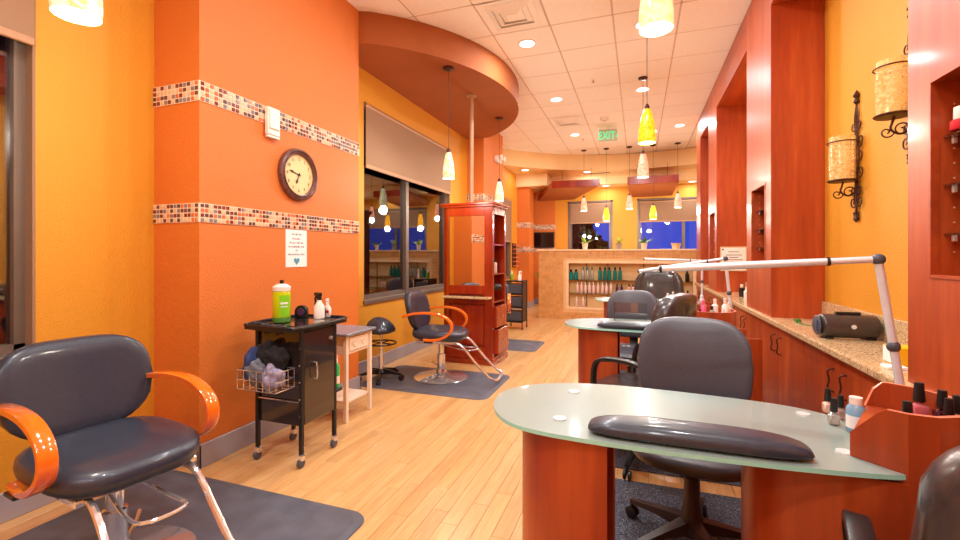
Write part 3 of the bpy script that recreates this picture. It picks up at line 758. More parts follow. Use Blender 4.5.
th = thing('wall_chime_box', 'white plastic box mounted over the upper mosaic band', 'wall box', (XC, 2.435, 2.17))
MB().box(.009,.04,-.055,.055,-.09,.1,bev=.006).build('box_body', WHITE, th); MB().box(.04,.05,-.045,.045,-.05,.09,bev=.004).build('cover', WHITE, th)
MB().box(.009,.034,-.05,.06,-.108,-.091,bev=.003).build('lower_lip', WHITE, th)
pn = thing('paper_notice', 'white printed notice with a blue heart below the mosaic band', 'notice', (XC, 2.69, 1.30))
MB().box(.0,.003,-.11,.11,-.14,.138,bev=.0008).build('sheet', PAPER, pn)
for wds, z, mt in (((6,3),.105,INK),((8,),.072,INKR),((6,3,3),.042,INK),((11,4),.012,INK),((2,),-.016,INKR),((12,4),-.045,INK)):
    lw = sum(wds)*.0105+(len(wds)-1)*.008; yy = -lw/2; g = MB()     # lines too small to read in the photograph: letter-sized strokes
    for w_ in wds:
        for q in range(w_):
            hh = R.choice([.010,.013,.016]); g.box(.003,.0036,yy+.001,yy+.004,z-.007,z-.007+hh)
            g.box(.003,.0036,yy+.004,yy+.0085,z-.007+R.choice([0,.005,.009]),z-.007+R.choice([.002,.007,.011])+.001); yy += .0105
        yy += .008
    g.build('print_line', mt, pn)
hp = [(.03*math.sin(t_)**3*1.0, .03*(13*math.cos(t_)-5*math.cos(2*t_)-2*math.cos(3*t_)-math.cos(4*t_))/16) for t_ in [2*PI*i/28 for i in range(28)]]
MB().add([(.0038,p[0],p[1]-.095) for p in hp]+[(.0045,p[0],p[1]-.095) for p in hp], [list(range(28)), list(range(28,56))]+[(i,(i+1)%28,28+(i+1)%28,28+i) for i in range(28)]).build('heart', INKB, pn)

# ================================================================== STYLING CHAIRS
def styling_chair(loc, rz, lab, up=0.0, fabric=None, bd=0.0):
    t = thing('styling_chair', lab, 'salon chair', loc, rz, 'styling chairs')
    VIN = fabric or LEATH
    MB().lathe([(.27,0),(.275,.008),(.262,.016),(.1,.034),(.055,.06),(.05,.09),(.001,.09)], n=44).build('base_plate', CHROME, t)
    MB().lathe([(.042,.06),(.042,.24),(.03,.245),(.03,.36+up),(.05,.37+up)], n=24).build('hydraulic_column', CHROME, t)
    MB().box(-.14,.12,-.1,.1,.36+up,.392+up,bev=.006).box(-.2,.2,-.2,-.17,.375+up,.402+up,bev=.004).box(-.2,.2,.17,.2,.375+up,.402+up,bev=.004).box(.05,.09,-.2,.2,.375+up,.4+up,bev=.004).build('seat_frame', CHROME, t)
    def sf(p):
        x, y, z = p; u = x/.25
        w = 1-.10*max(0,u)**2
        z2 = z - .025*max(0,u-.2)**2 - (.012*(1-u*u)*(1-(y/.25)**2) if z > 0 else 0)
        if u < 0: z2 += .012*u*u
        return (x, y*w, z2)
    MB().cushion((.0,0,.452+up), (.53,.51,.125), (.55,.62), 16, fn=sf).build('seat', VIN, t)
    def bf(p):
        x, y, z = p     # x thickness, y width, z height
        w = 1-.12*max(0,z/.2)**2-.34*max(0,-z/.2)**2
        x2 = x + .035*(y/.26)**2 + (.010*(1-(y/.2)**2)*(1-(z/.15)**2)*-1 if x > 0 and abs(y) < .2 and abs(z) < .15 else 0)
        return (x2 - z*.22, y*w, z)
    MB().cushion((-.275+bd,0,.675+up), (.085,.53,.39), (.45,.5), 16, fn=bf).build('backrest', VIN, t)
    MB().strip([(-.12,0,.385+up),(-.22,0,.39+up),(-.262+bd,0,.43+up),(-.285+bd,0,.56+up)], .09, .012).build('back_bracket', CHROME, t)
    for sg in (-1, 1):
        pts = smoothpath([(-.31+bd,sg*.25,.635+up),(-.22+bd*.5,sg*.258,.668+up),(-.05,sg*.266,.685+up),(.10,sg*.266,.665+up),(.195,sg*.266,.60+up),(.195,sg*.266,.51+up),(.11,sg*.266,.445+up),(.02,sg*.262,.42+up),(-.09,sg*.255,.42+up)],2)
        MB().strip(pts, .052, .024).build('armrest', ARMW, t)
        MB().box(-.08,.0,sg*.22-.02,sg*.29+.0,.395+up,.41+up,bev=.003).build('arm_bracket', BLACKP, t)
    f = MB()
    for sg in (-1, 1):
        f.tube(smoothpath([(.07,sg*.15,.385+up),(.2,sg*.16,.39+up),(.27,sg*.165,.36+up),(.40,sg*.17,.2+up),(.54,sg*.17,.07+up)],2), .0125, 8)
    f.tube(smoothpath([(.54,-.17,.07+up),(.59,-.16,.045+up),(.61,-.1,.045+up),(.61,.1,.045+up),(.59,.16,.045+up),(.54,.17,.07+up)],2), .0125, 8)
    f.build('footrest', CHROME, t)
    MB().tube(smoothpath([(.05,-.05,.34+up),(.26,-.08,.30+up),(.37,-.08,.305+up),(.38,.08,.305+up),(.26,.08,.30+up),(.05,.05,.34+up)],2), .007, 7).build('inner_foot_loop', CHROME, t)
    MB().tube(smoothpath([(0,.03,.09),(-.1,.12,.1),(-.16,.16,.11)],2), .008, 7).build('pump_lever', CHROME, t)
    return t
styling_chair((-1.94,1.17,.012), math.radians(-8), 'large black salon chair with orange arms in the left foreground', .012, None, -.045)
styling_chair((-1.88,4.12,.012), math.radians(6), 'black salon chair with orange arms in front of the mirror cabinet')
styling_chair((-1.98,6.02,.012), math.radians(-75), 'salon chair mostly hidden behind the mirror cabinet', .0)
def floor_mat(x0,x1,y0,y1,rad,lab):
    P = []
    for cx,cy,a0 in ((x1-rad,y1-rad,0),(x0+rad,y1-rad,PI/2),(x0+rad,y0+rad,PI),(x1-rad,y0+rad,1.5*PI)):
        P += [(cx+rad*math.cos(a0+PI/2*i/8), cy+rad*math.sin(a0+PI/2*i/8)) for i in range(9)]
    cxx, cyy = (x0+x1)/2, (y0+y1)/2
    m = MB(); n = len(P); rings = []
    def ins(d): return [(p[0]+(cxx-p[0])/max(abs(cxx-x0),.01)*d, p[1]+(cyy-p[1])/max(abs(cyy-y0),.01)*d) for p in P]
    L = [(P,0.001),(ins(.004),.006),(ins(.035),.0115)]
    vs_ = [(a,b,z) for q, z in L for a, b in q]
    fs = [(k*n+i, k*n+(i+1)%n, (k+1)*n+(i+1)%n, (k+1)*n+i) for k in range(2) for i in range(n)] + [list(range(n))[::-1], [2*n+i for i in range(n)]]
    m.add(vs_, fs); return tag(m.build('floor_mat', MAT), lab, 'floor mat', 'anti-fatigue mats')
floor_mat(-2.60,-1.20,.45,1.84,.1,'dark rubber mat under the foreground salon chair')
floor_mat(-2.55,-1.23,3.60,4.46,.1,'dark rubber mat under the middle salon chair and stool')
floor_mat(-2.55,-1.25,5.62,6.36,.1,'dark rubber mat beyond the mirror cabinet')

# ================================================================== CART
ct = thing('salon_trolley', 'black glossy salon trolley with towel basket against the orange column', 'trolley', (-2.035, 2.27, 0))
cx_, cy_ = .165, .15
for sx_ in (-1,1):
    for sy_ in (-1,1):
        lg = MB().box(sx_*cx_-.012, sx_*cx_+.012, sy_*cy_-.012, sy_*cy_+.012, .075, .80, bev=.003).build('post', BLACKP, ct)
        c_ = MB().lathe([(.024,-.011),(.026,-.006),(.026,.006),(.024,.011)], (sx_*cx_+.004, sy_*cy_-.01, .026), 16, axis='x').build('caster_wheel', GREYF, ct)
        MB().box(sx_*cx_-.016, sx_*cx_+.02, sy_*cy_-.02, sy_*cy_+.014, .04, .075, bev=.006).build('caster_fork', CHROME, c_)
MB().box(-cx_+.002,cx_-.002,-cy_+.004,cy_-.004,.235,.80,bev=.002).build('cabinet_box', DARKM, ct)
for k, zz in enumerate((.25,.53)):
    pass
dr = MB().box(cx_+.001,cx_+.012,-cy_+.014,cy_-.014,.245,.79,bev=.003).build('side_door', DARKM, ct)
MB().tube(smoothpath([(cx_+.012,-.06,.6),(cx_+.04,-.06,.6),(cx_+.04,-.06,.5),(cx_+.012,-.06,.5)],1), .005, 7).build('handle', CHROME, dr)
MB().lathe([(.012,cx_+.012),(.012,cx_+.022),(.001,cx_+.022)], (0,.1,.72), 12, axis='x').build('lock', CHROME, dr)
for zz in (.3,.4,.5,.6,.7): MB().lathe([(.004,-cy_-.016),(.004,-cy_-.012)], (cx_,0,zz), 8, axis='y').build('screw', CHROME, ct)
MB().tube([(-cx_,-cy_-.008,.38),(cx_,-cy_-.008,.38)], .004, 6).build('cross_rail', CHROME, ct)
tr = MB()
P = [(x_,y_) for x_,y_ in ((-.22,-.2),(.12,-.24),(.185,-.21),(.19,.25),(.15,.30),(.06,.3),(-.2,.28),(-.25,.2),(-.25,-.12))]
P = [(p.x,p.y) for p in smoothpath([(a,b,0) for a,b in P+[P[0]]],1)][:-1]
tr.prism(P, .80, .818); tray = tr.build('top_tray', BLACKP, ct)
MB().tube([(a*.985,b*.985,.825) for a,b in P], .010, 6, closed=True).build('tray_rim', BLACKP, tray)
for x_, y_ in ((-.16,-.13),(-.07,-.17),(.03,-.18)):
    MB().tube([(x_+.035*math.cos(a), y_+.035*math.sin(a), .828) for a in [2*PI*i/16 for i in range(16)]], .006, 6, closed=True).lathe([(.03,.818),(.026,.78),(.001,.778)], (x_,y_,0), 14).build('tool_holder', BLACKP, ct)
MB().box(-.05,.16,-.12,.16,.8185,.8215).build('steel_liner', DARKM, ct)
bk = MB()
x0,x1,y0,y1 = -.155,.13,-.31,-.17
for z in (.475,.53,.585): bk.tube([(x0,y0,z),(x1,y0,z),(x1,y1,z),(x0,y1,z)], .003, 5, closed=True)
for k in range(7):
    xx = x0+(x1-x0)*k/6; bk.tube([(xx,y0,.585),(xx,y0,.475),(xx,y1,.475),(xx,y1,.585)], .0022, 5)
for k in range(4):
    yy = y0+(y1-y0)*k/3; bk.tube([(x0,yy,.585),(x0,yy,.475),(x1,yy,.475),(x1,yy,.585)], .0022, 5)
bk.build('wire_basket', CHROME, ct)
def towel(loc, size, mat, lab, seed):
    rr2 = random.Random(seed)
    ph = [rr2.random()*6 for _ in range(6)]
    def fn(p):
        x, y, z = p; k = 1/max(size)
        s = 1+.10*math.sin(4.5*x*k*3+ph[0])+.09*math.sin(4*y*k*3+ph[1]+z*k*5)+.09*math.sin(13*z*k+ph[2]+x*k*8)+.03*math.sin(24*x*k+ph[3])*math.sin(20*y*k+ph[4])
        return (x*s, y*s, z*s)
    return tag(MB().cushion((0,0,0), size, .8, 22, fn=fn).build('towel', mat, loc=loc), lab, 'towel', 'towels in the trolley basket')
bx0, by0 = -2.035, 2.27
towel((bx0-.115,by0-.24,.60), (.085,.10,.20), TOWN, 'blue towel at the left end of the wire basket', 1)
towel((bx0-.06,by0-.19,.64), (.12,.11,.17), TOWB, 'black towel heaped at the back of the basket', 2)
towel((bx0-.055,by0-.265,.565), (.12,.09,.14), TOWG, 'grey towel in the middle of the basket', 3)
towel((bx0+.045,by0-.22,.645), (.11,.12,.13), TOWB, 'black towel at the right top of the basket', 5)
towel((bx0+.055,by0-.255,.545), (.125,.105,.14), TOWL, 'patterned lavender towel hanging at the right of the basket', 4)

def bottle(loc, prof, body, cap, capprof, lab, cat='bottle', group=None, n=16, rz=0, name='bottle'):
    t = thing(name, lab, cat, loc, rz, group)
    MB().lathe(prof, n=n).build('bottle_body', body, t)
    MB().lathe(capprof, n=n).build('cap', cap, t)
    return t
lb_ = bottle((-2.14,2.25,.8225), [(.048,0),(.053,.006),(.053,.185),(.048,.2)], LIME, BLACKP, [(.012,.24),(.012,.268),(.001,.268)], 'tall disinfectant jar of lime green liquid on the trolley', 'jar', name='disinfectant_jar', n=28)
MB().lathe([(.053,.2),(.055,.225),(.03,.242),(.012,.245),(.001,.245)], n=28).build('clear_lid', WHITE, lb_)
MB().lathe([(.054,.004),(.055,.03),(.054,.034)], n=28, cap=False).build('base_ring', DKGREEN, lb_)
m = MB()
for k in range(8):
    a0 = -1.1+.16*k; a1_ = a0+.16
    m.add([(.0545*math.cos(a0),.0545*math.sin(a0),.04),(.0545*math.cos(a1_),.0545*math.sin(a1_),.04),(.0545*math.cos(a1_),.0545*math.sin(a1_),.175),(.0545*math.cos(a0),.0545*math.sin(a0),.175)], [(0,1,2,3)])
m.build('label', LIMEG, lb_)
m = MB()
for k in range(6):
    a0 = -.95+.14*k; a1_ = a0+.14
    for z0,z1 in ((.118,.13),(.1,.105)):
        m.add([(.0555*math.cos(a0),.0555*math.sin(a0),z0),(.0555*math.cos(a1_),.0555*math.sin(a1_),z0),(.0555*math.cos(a1_),.0555*math.sin(a1_),z1),(.0555*math.cos(a0),.0555*math.sin(a0),z1)], [(0,1,2,3)])
m.build('label_print', PAPER, lb_)
def spray(loc, body, trig, lab, s=1.0, rz=0):
    t = thing('spray_bottle', lab, 'spray bottle', loc, rz)
    MB().lathe([(.028*s,0),(.032*s,.004),(.032*s,.075*s),(.014*s,.105*s),(.012*s,.12*s)], n=20).build('bottle_body', body, t)
    MB().lathe([(.014*s,.115*s),(.014*s,.135*s),(.009*s,.14*s)], n=14).box(-.018*s,.045*s,-.01*s,.01*s,.138*s,.16*s,bev=.003*s).build('nozzle_head', trig, t)
    MB().strip(smoothpath([(.03*s,0,.14*s),(.045*s,0,.125*s),(.04*s,0,.1*s),(.048*s,0,.085*s)],2), .012*s, .006*s).build('trigger', trig, t)
    return t
sp = spray((-2.03,2.47,.82), WHITE, BLACKP, 'white spray bottle with black trigger on the trolley', 1.1, math.radians(160))
MB().box(-.018,.018,-.0365,-.0355,.02,.07).build('print', INK, sp)
sp2 = spray((-2.03,2.555,.82), WHITE, WHITE, 'all-white small spray bottle with red mark at the trolley back', .8, math.radians(-60))
MB().box(.022,.0268,-.012,.012,.03,.05).build('red_mark', REDP, sp2)
ck2 = thing('round_timer', 'small black arched timer on the trolley top', 'timer', (-2.15,2.44,.82), math.radians(20))
pp = [(-.04,0),(.04,0)]+[(.04*math.cos(a),.045+.045*math.sin(a)) for a in [PI*i/14 for i in range(15)]]
MB().add([(p[0],-.02,p[1]) for p in pp]+[(p[0],.02,p[1]) for p in pp], [list(range(len(pp))),list(range(len(pp),2*len(pp)))]+[(i,(i+1)%len(pp),len(pp)+(i+1)%len(pp),len(pp)+i) for i in range(len(pp))]).build('case', BLACKP, ck2)
MB().lathe([(.024,-.024),(.026,-.02)], (0,0,.046), 18, axis='y').build('dial', PURP, ck2)

# white side table
wt_ = thing('side_table', 'small white wooden side table with grey top beside the trolley', 'side table', (-2.22, 2.95, 0))
MB().box(-.19,.205,-.20,.195,.645,.665,bev=.004).build('table_top', STONE, wt_)
MB().box(-.165,.165,-.15,.15,.5,.645,bev=.002).build('apron', WHITEW, wt_)
for a in (-1,1):
    for b in (-1,1): MB().box(a*.165-.015,a*.165+.015,b*.155-.015,b*.155+.015,0,.645,bev=.003).build('leg', WHITEW, wt_)
MB().box(-.16,.16,-.15,.15,.13,.15,bev=.003).build('lower_shelf', WHITEW, wt_)
dw = MB().box(.166,.176,-.12,.12,.525,.625,bev=.003).build('drawer', WHITEW, wt_)
m = MB()
for yy in (-.06,.06):
    m.add([(.1765,p[0]*.9+yy,p[1]*.9+.575) for p in hp]+[(.181,p[0]*.9+yy,p[1]*.9+.575) for p in hp], [list(range(28)), list(range(28,56))]+[(i,(i+1)%28,28+(i+1)%28,28+i) for i in range(28)])
m.build('heart_trim', WHITEW, dw)
gb = bottle((-1.885,2.458,.372), [(.02,0),(.024,.004),(.024,.14),(.012,.165)], GREENA, WHITE, [(.012,.165),(.012,.19),(.001,.19)], 'green bottle in a holder on the back of the trolley')
MB().box(.125,.18,.152,.22,.352,.371,bev=.003).build('bottle_holder', BLACKP, ct)
MB().lathe([(.0245,.03),(.0245,.08)], n=16, cap=False).build('label', WHITE, gb)

# rolling stool
st = thing('saddle_stool', 'black saddle stool on wheels below the dark window', 'stool', (-2.42,3.86,.012), math.radians(-10))
def saddle(p):
    x,y,z = p; w = 1-.45*max(0,(x+.02)/.2)
    return (x, y*w, z + .05*(x/.2)**2*(1 if x < 0 else .3) + (.02*(1-(y/.17)**2) if z > 0 else 0) + (.05 if x < -.12 else 0)*0)
def cone_seat(p):
    x,y,z = p; u = (z+.08)/.16
    return (x*(1-.55*u*u)-.03*u, y*(1-.5*u*u), z-.01*(y/.14)**2)
MB().cushion((0,0,.535), (.30,.29,.16), (.75,.6), 16, fn=cone_seat).build('seat', LEATH, st)
MB().lathe([(.035,.07),(.03,.12),(.025,.3),(.014,.3),(.014,.46)], n=14).build('gas_lift', CHROME, st)
MB().tube([(.15*math.cos(2*PI*i/24), .15*math.sin(2*PI*i/24), .36) for i in range(24)], .008, 6, closed=True).tube([(-.15,0,.36),(.15,0,.36)], .006, 5).tube([(0,-.15,.36),(0,.15,.36)], .006, 5).build('foot_ring', BLACKP, st)
def star(parent, r, mat, z=.085, n=5, rot=0, wheels=True, w=.03):
    for k in range(n):
        a = rot+2*PI*k/n; c, s = math.cos(a), math.sin(a)
        m = MB(); q = []
        for u, hw, zt, zb_ in ((.02,w*.8,z+.04,z-.02),(r*.5,w*.6,z+.02,z-.012),(r,w*.42,z-.005,z-.022)):
            q += [(c*u-s*hw, s*u+c*hw, zt),(c*u+s*hw, s*u-c*hw, zt),(c*u+s*hw, s*u-c*hw, zb_),(c*u-s*hw, s*u+c*hw, zb_)]
        fs = [(i*4+j, i*4+(j+1)%4, (i+1)*4+(j+1)%4, (i+1)*4+j) for i in range(2) for j in range(4)]+[(3,2,1,0),(8,9,10,11)]
        m.add(q, fs); lg = m.build('base_leg', mat, parent)
        if wheels:
            cw = MB()
            for sd in (-1,1): cw.lathe([(.018,-.008),(.026,-.005),(.026,.005),(.018,.008)], (0,0,0), 14, mat=T(c*(r-.005), s*(r-.005), .0265, 0, 0, a) @ T(0,sd*.014,0,PI/2))
            cw.lathe([(.008,.03),(.008,z-.01)], (c*(r-.005),s*(r-.005),0), 8)
            cw.build('caster', BLACKP, lg)
star(st, .22, BLACKP, z=.07, rot=.3, w=.022)

# ================================================================== MIRROR CABINET (station)
ms = thing('styling_station', 'tall mahogany mirror cabinet with granite ledge and side shelves', 'styling station', (-1.84, 5.02, 0), math.radians(-2.2))
hw, hd_ = .305, .235
MB().box(-hw-.02,hw+.02,-hd_-.02,hd_+.02,0,.06,bev=.006).box(-hw-.01,hw+.01,-hd_-.01,hd_+.01,.06,.09,bev=.006).build('base_moulding', MAHOG, ms)
MB().box(-hw,-hw+.03,-hd_,hd_,.09,1.80).box(-hw,hw,-hd_+.035,-hd_+.05,.09,1.80).box(-hw,hw,hd_-.05,hd_-.035,.09,1.80).box(hw-.02,hw,-hd_,hd_,1.72,1.80).box(-.0,.02,-hd_+.05,hd_-.05,.09,1.80).build('carcass', MAHOG, ms)
fr = MB()
for sd in (-1,1):
    y0, y1 = (-hd_, -hd_+.035) if sd < 0 else (hd_-.035, hd_)
    fr.box(-hw,-hw+.06,y0,y1,.09,1.80,bev=.003).box(hw-.1,hw,y0,y1,.09,1.80,bev=.003)
    fr.box(-hw+.06,hw-.1,y0,y1,1.70,1.80,bev=.003).box(-hw+.06,hw-.1,y0,y1,.80,.9,bev=.003).box(-hw+.06,hw-.1,y0,y1,.09,.2,bev=.003).box(-hw+.06,hw-.1,y0,y1,.69,.74,bev=.003)
fr.build('face_frame', MAHOG, ms)
MB().box(-hw+.05,hw-.095,-hd_+.018,-hd_+.022,.89,1.71).build('mirror', MIRROR, ms)
MB().box(-hw+.08,hw-.095,hd_-.022,hd_-.018,.89,1.71).build('rear_mirror', MIRROR, ms)
MB().box(-hw+.10,hw-.115,-hd_+.012,-hd_+.03,.22,.67,bev=.006).build('raised_panel', MAHOG, ms)
MB().box(-hw+.01,hw-.01,-hd_-.09,-hd_,.752,.777,bev=.004).build('granite_ledge', GRAN, ms)
MB().box(-hw-.02,hw+.02,-hd_-.02,hd_+.02,1.80,1.825,bev=.005).box(-hw-.035,hw+.035,-hd_-.035,hd_+.035,1.825,1.85,bev=.006).build('cornice', MAHOG, ms)
for z in (.70,1.02,1.36): MB().box(.02,hw-.002,-hd_+.05,hd_-.05,z,z+.016).build('side_shelf', MAHOG, ms)
for z0, z1, pull in ((.12,.40,.05),(.42,.66,.03)):
    d_ = MB().box(.05,hw+pull,-hd_+.055,hd_-.055,z0,z1,bev=.003).build('drawer', MAHOG, ms)
    MB().lathe([(.007,hw+pull),(.013,hw+pull+.015),(.001,hw+pull+.02)], (0,0,(z0+z1)/2), 10, axis='x').build('knob', CHROME, d_)
def onstation(dx, dy): return (-1.84+dx, 5.02+dy)
def mini(loc, h, r, body, cap, lab, group=None, name='bottle'):
    return bottle(loc, [(r*.9,0),(r,.004),(r,h*.68),(r*.45,h*.76)], body, cap, [(r*.45,h*.74),(r*.5,h),(.001,h)], lab, group=group, n=12, name=name)
for k, (dy, z, mt, l) in enumerate(((-.1,1.036,PINKW,'pale bottle on the middle side shelf of the mirror cabinet, front'),(-.02,1.036,TAN,'tan bottle on the middle side shelf of the mirror cabinet'),(.08,1.036,WHITE,'white bottle on the middle side shelf of the mirror cabinet'),(-.05,1.376,SILV,'silver bottle on the top side shelf of the mirror cabinet'))):
    px, py = onstation(.22, dy); mini((px,py,z), .17, .025, mt, BLACKP, l)
px, py = onstation(.2,-.08)
hdv = thing('hair_dryer', 'black hair dryer resting on the low side shelf of the mirror cabinet', 'hair dryer', (px,py,.716), .4)
MB().lathe([(.03,-.02),(.04,0),(.038,.1),(.028,.14)], (0,0,.16), 16, axis='x').build('barrel', BLACKP, hdv)
MB().box(.0,.035,-.015,.015,0,.13,bev=.008).build('handle', BLACKP, hdv)

# black trolley beyond the station
bt = thing('black_drawer_cart', 'black wire cart beyond the mirror cabinet', 'cart', (-1.95,7.35,0))
for a in (-1,1):
    for b in (-1,1): MB().tube([(a*.14,b*.16,.05),(a*.14,b*.16,.82)], .01, 6).build('post', BLACKP, bt); 
for z in (.12,.36,.58,.8): MB().box(-.14,.14,-.16,.16,z,z+.02,bev=.004).build('tray', BLACKP, bt)
MB().box(.13,.142,-.15,.15,.14,.8).box(-.142,-.13,-.15,.15,.14,.8).build('side_panel', BLACKP, bt)
for z in (.14,.38,.6): MB().box(-.13,.13,-.15,.15,z+.01,z+.16,bev=.006).build('drawer', GREYF, bt)
for a in (-1,1):
    for b in (-1,1): MB().lathe([(.02,-.008),(.026,0),(.02,.008)], (a*.14,b*.16,.026), 10, axis='x').build('caster', BLACKP, bt)
spray((-1.87,7.24,.82), WHITE, WHITE, 'white spray bottle on the far black cart', 1.0, 1)
mini((-2.02,7.30,.82),.16,.03,LTGREEN,WHITE,'green bottle standing on the far black cart')

# wall rack & TV & plant
rk = thing('wall_rack', 'small dark wall rack with salmon rolls on the far yellow wall', 'wall rack', (XL, 10.0, 1.25))
MB().box(.0,.02,-.16,.16,-.27,.27,bev=.004).build('back_board', IRON, rk)
for k in range(6): MB().box(.02,.1,-.15,.15,-.26+k*.095,-.235+k*.095,bev=.004).build('rack_shelf', PINKW if False else plain('salmon_shelf', (205,110,84), .5) if k == 0 else bpy.data.materials['salmon_shelf'], rk)
tv = thing('television', 'small black flat television on the far orange wall', 'television', (-2.24, YF-.05, 1.64))
MB().box(-.27,.25,-.06,-.01,-.2,.19,bev=.006).build('cabinet', BLACKP, tv); MB().box(-.25,.23,-.063,-.06,-.17,.165).build('screen', SCREEN, tv)
MB().box(-.06,.06,-.01,.009,-.08,.08).build('wall_bracket', IRON, tv)
def leaf_blade(m, base_, d, L, w, droop, mi=0):
    d = Vector(d).normalized(); side = d.cross(Vector((0,0,1))).normalized() if abs(d.z) < .99 else Vector((1,0,0)); pts = []
    for i in range(5):
        u = i/4; c = Vector(base_)+d*L*u+Vector((0,0,-droop*u*u)); ww = w*math.sin(PI*(.12+.88*u))*.5 if u < 1 else .001
        pts.append((c-side*ww, c+Vector((0,0,-ww*.3)), c+side*ww))
    vs_ = [p for r_ in pts for p in r_]; fs = []
    for i in range(4):
        for j in range(2): fs.append((i*3+j, i*3+j+1, (i+1)*3+j+1, (i+1)*3+j))
    m.add(vs_, fs, mi, True)
def potted(loc, h, n, lab, pot, lf, r=.055, ph=.10, sq=False, spread=1.0):
    t = thing('potted_plant', lab, 'potted plant', loc)
    MB().lathe([(r*.72,0),(r,ph),(r*1.05,ph),(r*1.05,ph-.012),(r*.9,ph-.012)], n=(4 if sq else 18), smooth=not sq).lathe([(.001,ph-.015),(r*.92,ph-.015)], n=12, cap=False).build('pot', pot, t)
    for k in range(n):
        a = 2.4*k; m = MB(); el = .5+.9*R.random()
        leaf_blade(m, (0,0,ph-.02), (math.cos(a)*spread, math.sin(a)*spread, el), h*(.6+.5*R.random()), h*.3, h*.12)
        m.build('leaf', lf, t)
    return t
mini_pl = potted((-2.2, 10.93, 0), .5, 16, 'leafy green floor plant beside the tiled counter', POTG, DKGREEN, .13, .42, False, .3)

# ================================================================== TILED COUNTER (far)
tc = thing('tiled_counter', 'tiled half-height counter with a product display niche', 'counter', (0,8.8,0))
CX0, CX1, CZ = -1.87, 1.28, 1.36
N0, N1, NZ0, NZ1 = -1.28, .93, .24, 1.09
MB().box(CX0,CX1,.16,.34,.0,CZ-.03).box(CX0,N0,0,.16,0,CZ-.03).box(N1,CX1,0,.16,0,CZ-.03).box(N0,N1,0,.16,0,NZ0).box(N0,N1,0,.16,NZ1,CZ-.03).build('counter_body', NBACK, tc)
tm = MB(); step = .07
nx = int((CX1-CX0)/step)+1; nz = int((CZ-.03)/step)+1
for i in range(nx):
    for j in range(nz):
        x0 = CX0+i*step; z0 = j*step; x1 = min(x0+step-.005, CX1); z1 = min(z0+step-.005, CZ-.032)
        if x1-x0 < .01 or z1-z0 < .01: continue
        if x1 > N0-.05 and x0 < N1+.05 and z1 > NZ0-.05 and z0 < NZ1+.05: continue
        tm.box(x0, x1, -.009, 0, z0+.002, z1, R.randrange(3))
for j in range(nz):
    for k in range(4): tm.box(CX0-.008, CX0, k*step, k*step+step-.005, j*step+.002, min(j*step+step-.003, CZ-.032), R.randrange(3))
stuff(tm.build('wall_tiles', FTILE, tc))
MB().box(CX0-.03,CX1,-.03,.38,CZ-.03,CZ,bev=.005).build('counter_cap', NFRAME, tc)
nf = MB(); e = .05
nf.box(N0-e,N0,-.014,.02,NZ0-e,NZ1+e).box(N1,N1+e,-.014,.02,NZ0-e,NZ1+e).box(N0,N1,-.014,.02,NZ0-e,NZ0).box(N0,N1,-.014,.02,NZ1,NZ1+e)
nf.build('niche_frame', NFRAME, tc)
for z in (.50,.76): MB().box(N0,N1,.0,.155,z,z+.008).build('glass_shelf', CLEAR, tc)
for x_ in (-.95,-.55,.1,.62): MB().box(x_-.006,x_+.006,.145,.157,NZ0,NZ1).build('shelf_standard', IRON, tc)
ORD = ['first','second','third','fourth','fifth','sixth','seventh','eighth','ninth']
def rowof(proto_args, xs, z, lab, group):
    p = None
    for i, x_ in enumerate(xs):
        loc = (x_, 8.8+.07, z); l = lab+', '+ORD[i]+' from the left'
        if p is None: p = mini(loc, *proto_args, l, group, name='product_bottle')
        else: copy_tree(p, loc=loc, label=l)
def pxx(px, Y=8.87): 
    a = (px-480)/445; return Y*(-.3346+.9424*a)/(.9424+.3346*a)
rowof((.20,.042,TEAL,BLACKP), [pxx(571),pxx(576)], .768, 'teal jar of the pair on the top display shelf', 'teal jars on the top shelf')
rowof((.25,.024,SILV,TEAL), [pxx(583),pxx(587.5),pxx(592)], .768, 'silver bottle of three on the top display shelf', 'silver bottles on the top shelf')
rowof((.25,.034,TEAL,BLACKP), [pxx(600),pxx(605),pxx(609.5),pxx(615),pxx(620)], .768, 'teal bottle in the row on the top display shelf', 'teal bottles on the top shelf')
rowof((.215,.026,PINKW,WHITE), [pxx(p) for p in (577.5,581.5,585.5,589.5,593.5,598,602.5,606.5,611)], .508, 'pale pink bottle in the long row on the middle display shelf', 'pale pink bottles on the middle shelf')
rowof((.19,.026,PURP,BLACKP), [pxx(p) for p in (617,621.5)], .508, 'purple bottle right of the pink row on the middle shelf', 'purple bottles on the middle shelf')
rowof((.19,.026,PINKW,BLACKP), [pxx(p) for p in (629,633)], .508, 'pale bottle with black cap near the right of the middle shelf', 'black-capped bottles on the middle shelf')
rowof((.19,.03,PINKW,WHITE), [pxx(p) for p in (576.5,583)], .242, 'pale bottle on the lowest display shelf', 'bottles on the lowest shelf')
mini((.84,8.86,.768), .2,.035,BLACKP,BLACKP,'black bottle alone at the right end of the display niche')
potted((pxx(585,8.95),8.95,CZ), .2, 9, 'plant with pale green leaves in a small white pot, first on the tiled counter', POTM, LTGREEN, .06,.12,True)
potted((pxx(619,8.95),8.95,CZ), .17, 7, 'small grey pot with a slim yellow-green sprig, second on the tiled counter', POTG, LTGREEN, .06,.12,True,.4)
potted((pxx(644,8.95),8.95,CZ), .24, 9, 'white pot with broad dark green leaves, third on the tiled counter', POTM, DKGREEN, .06,.12,True,1.4)
potted((pxx(676,8.95),8.95,CZ), .03, 3, 'plain square beige pot, rightmost on the tiled counter', TAN, DKGREEN, .085,.11,True)

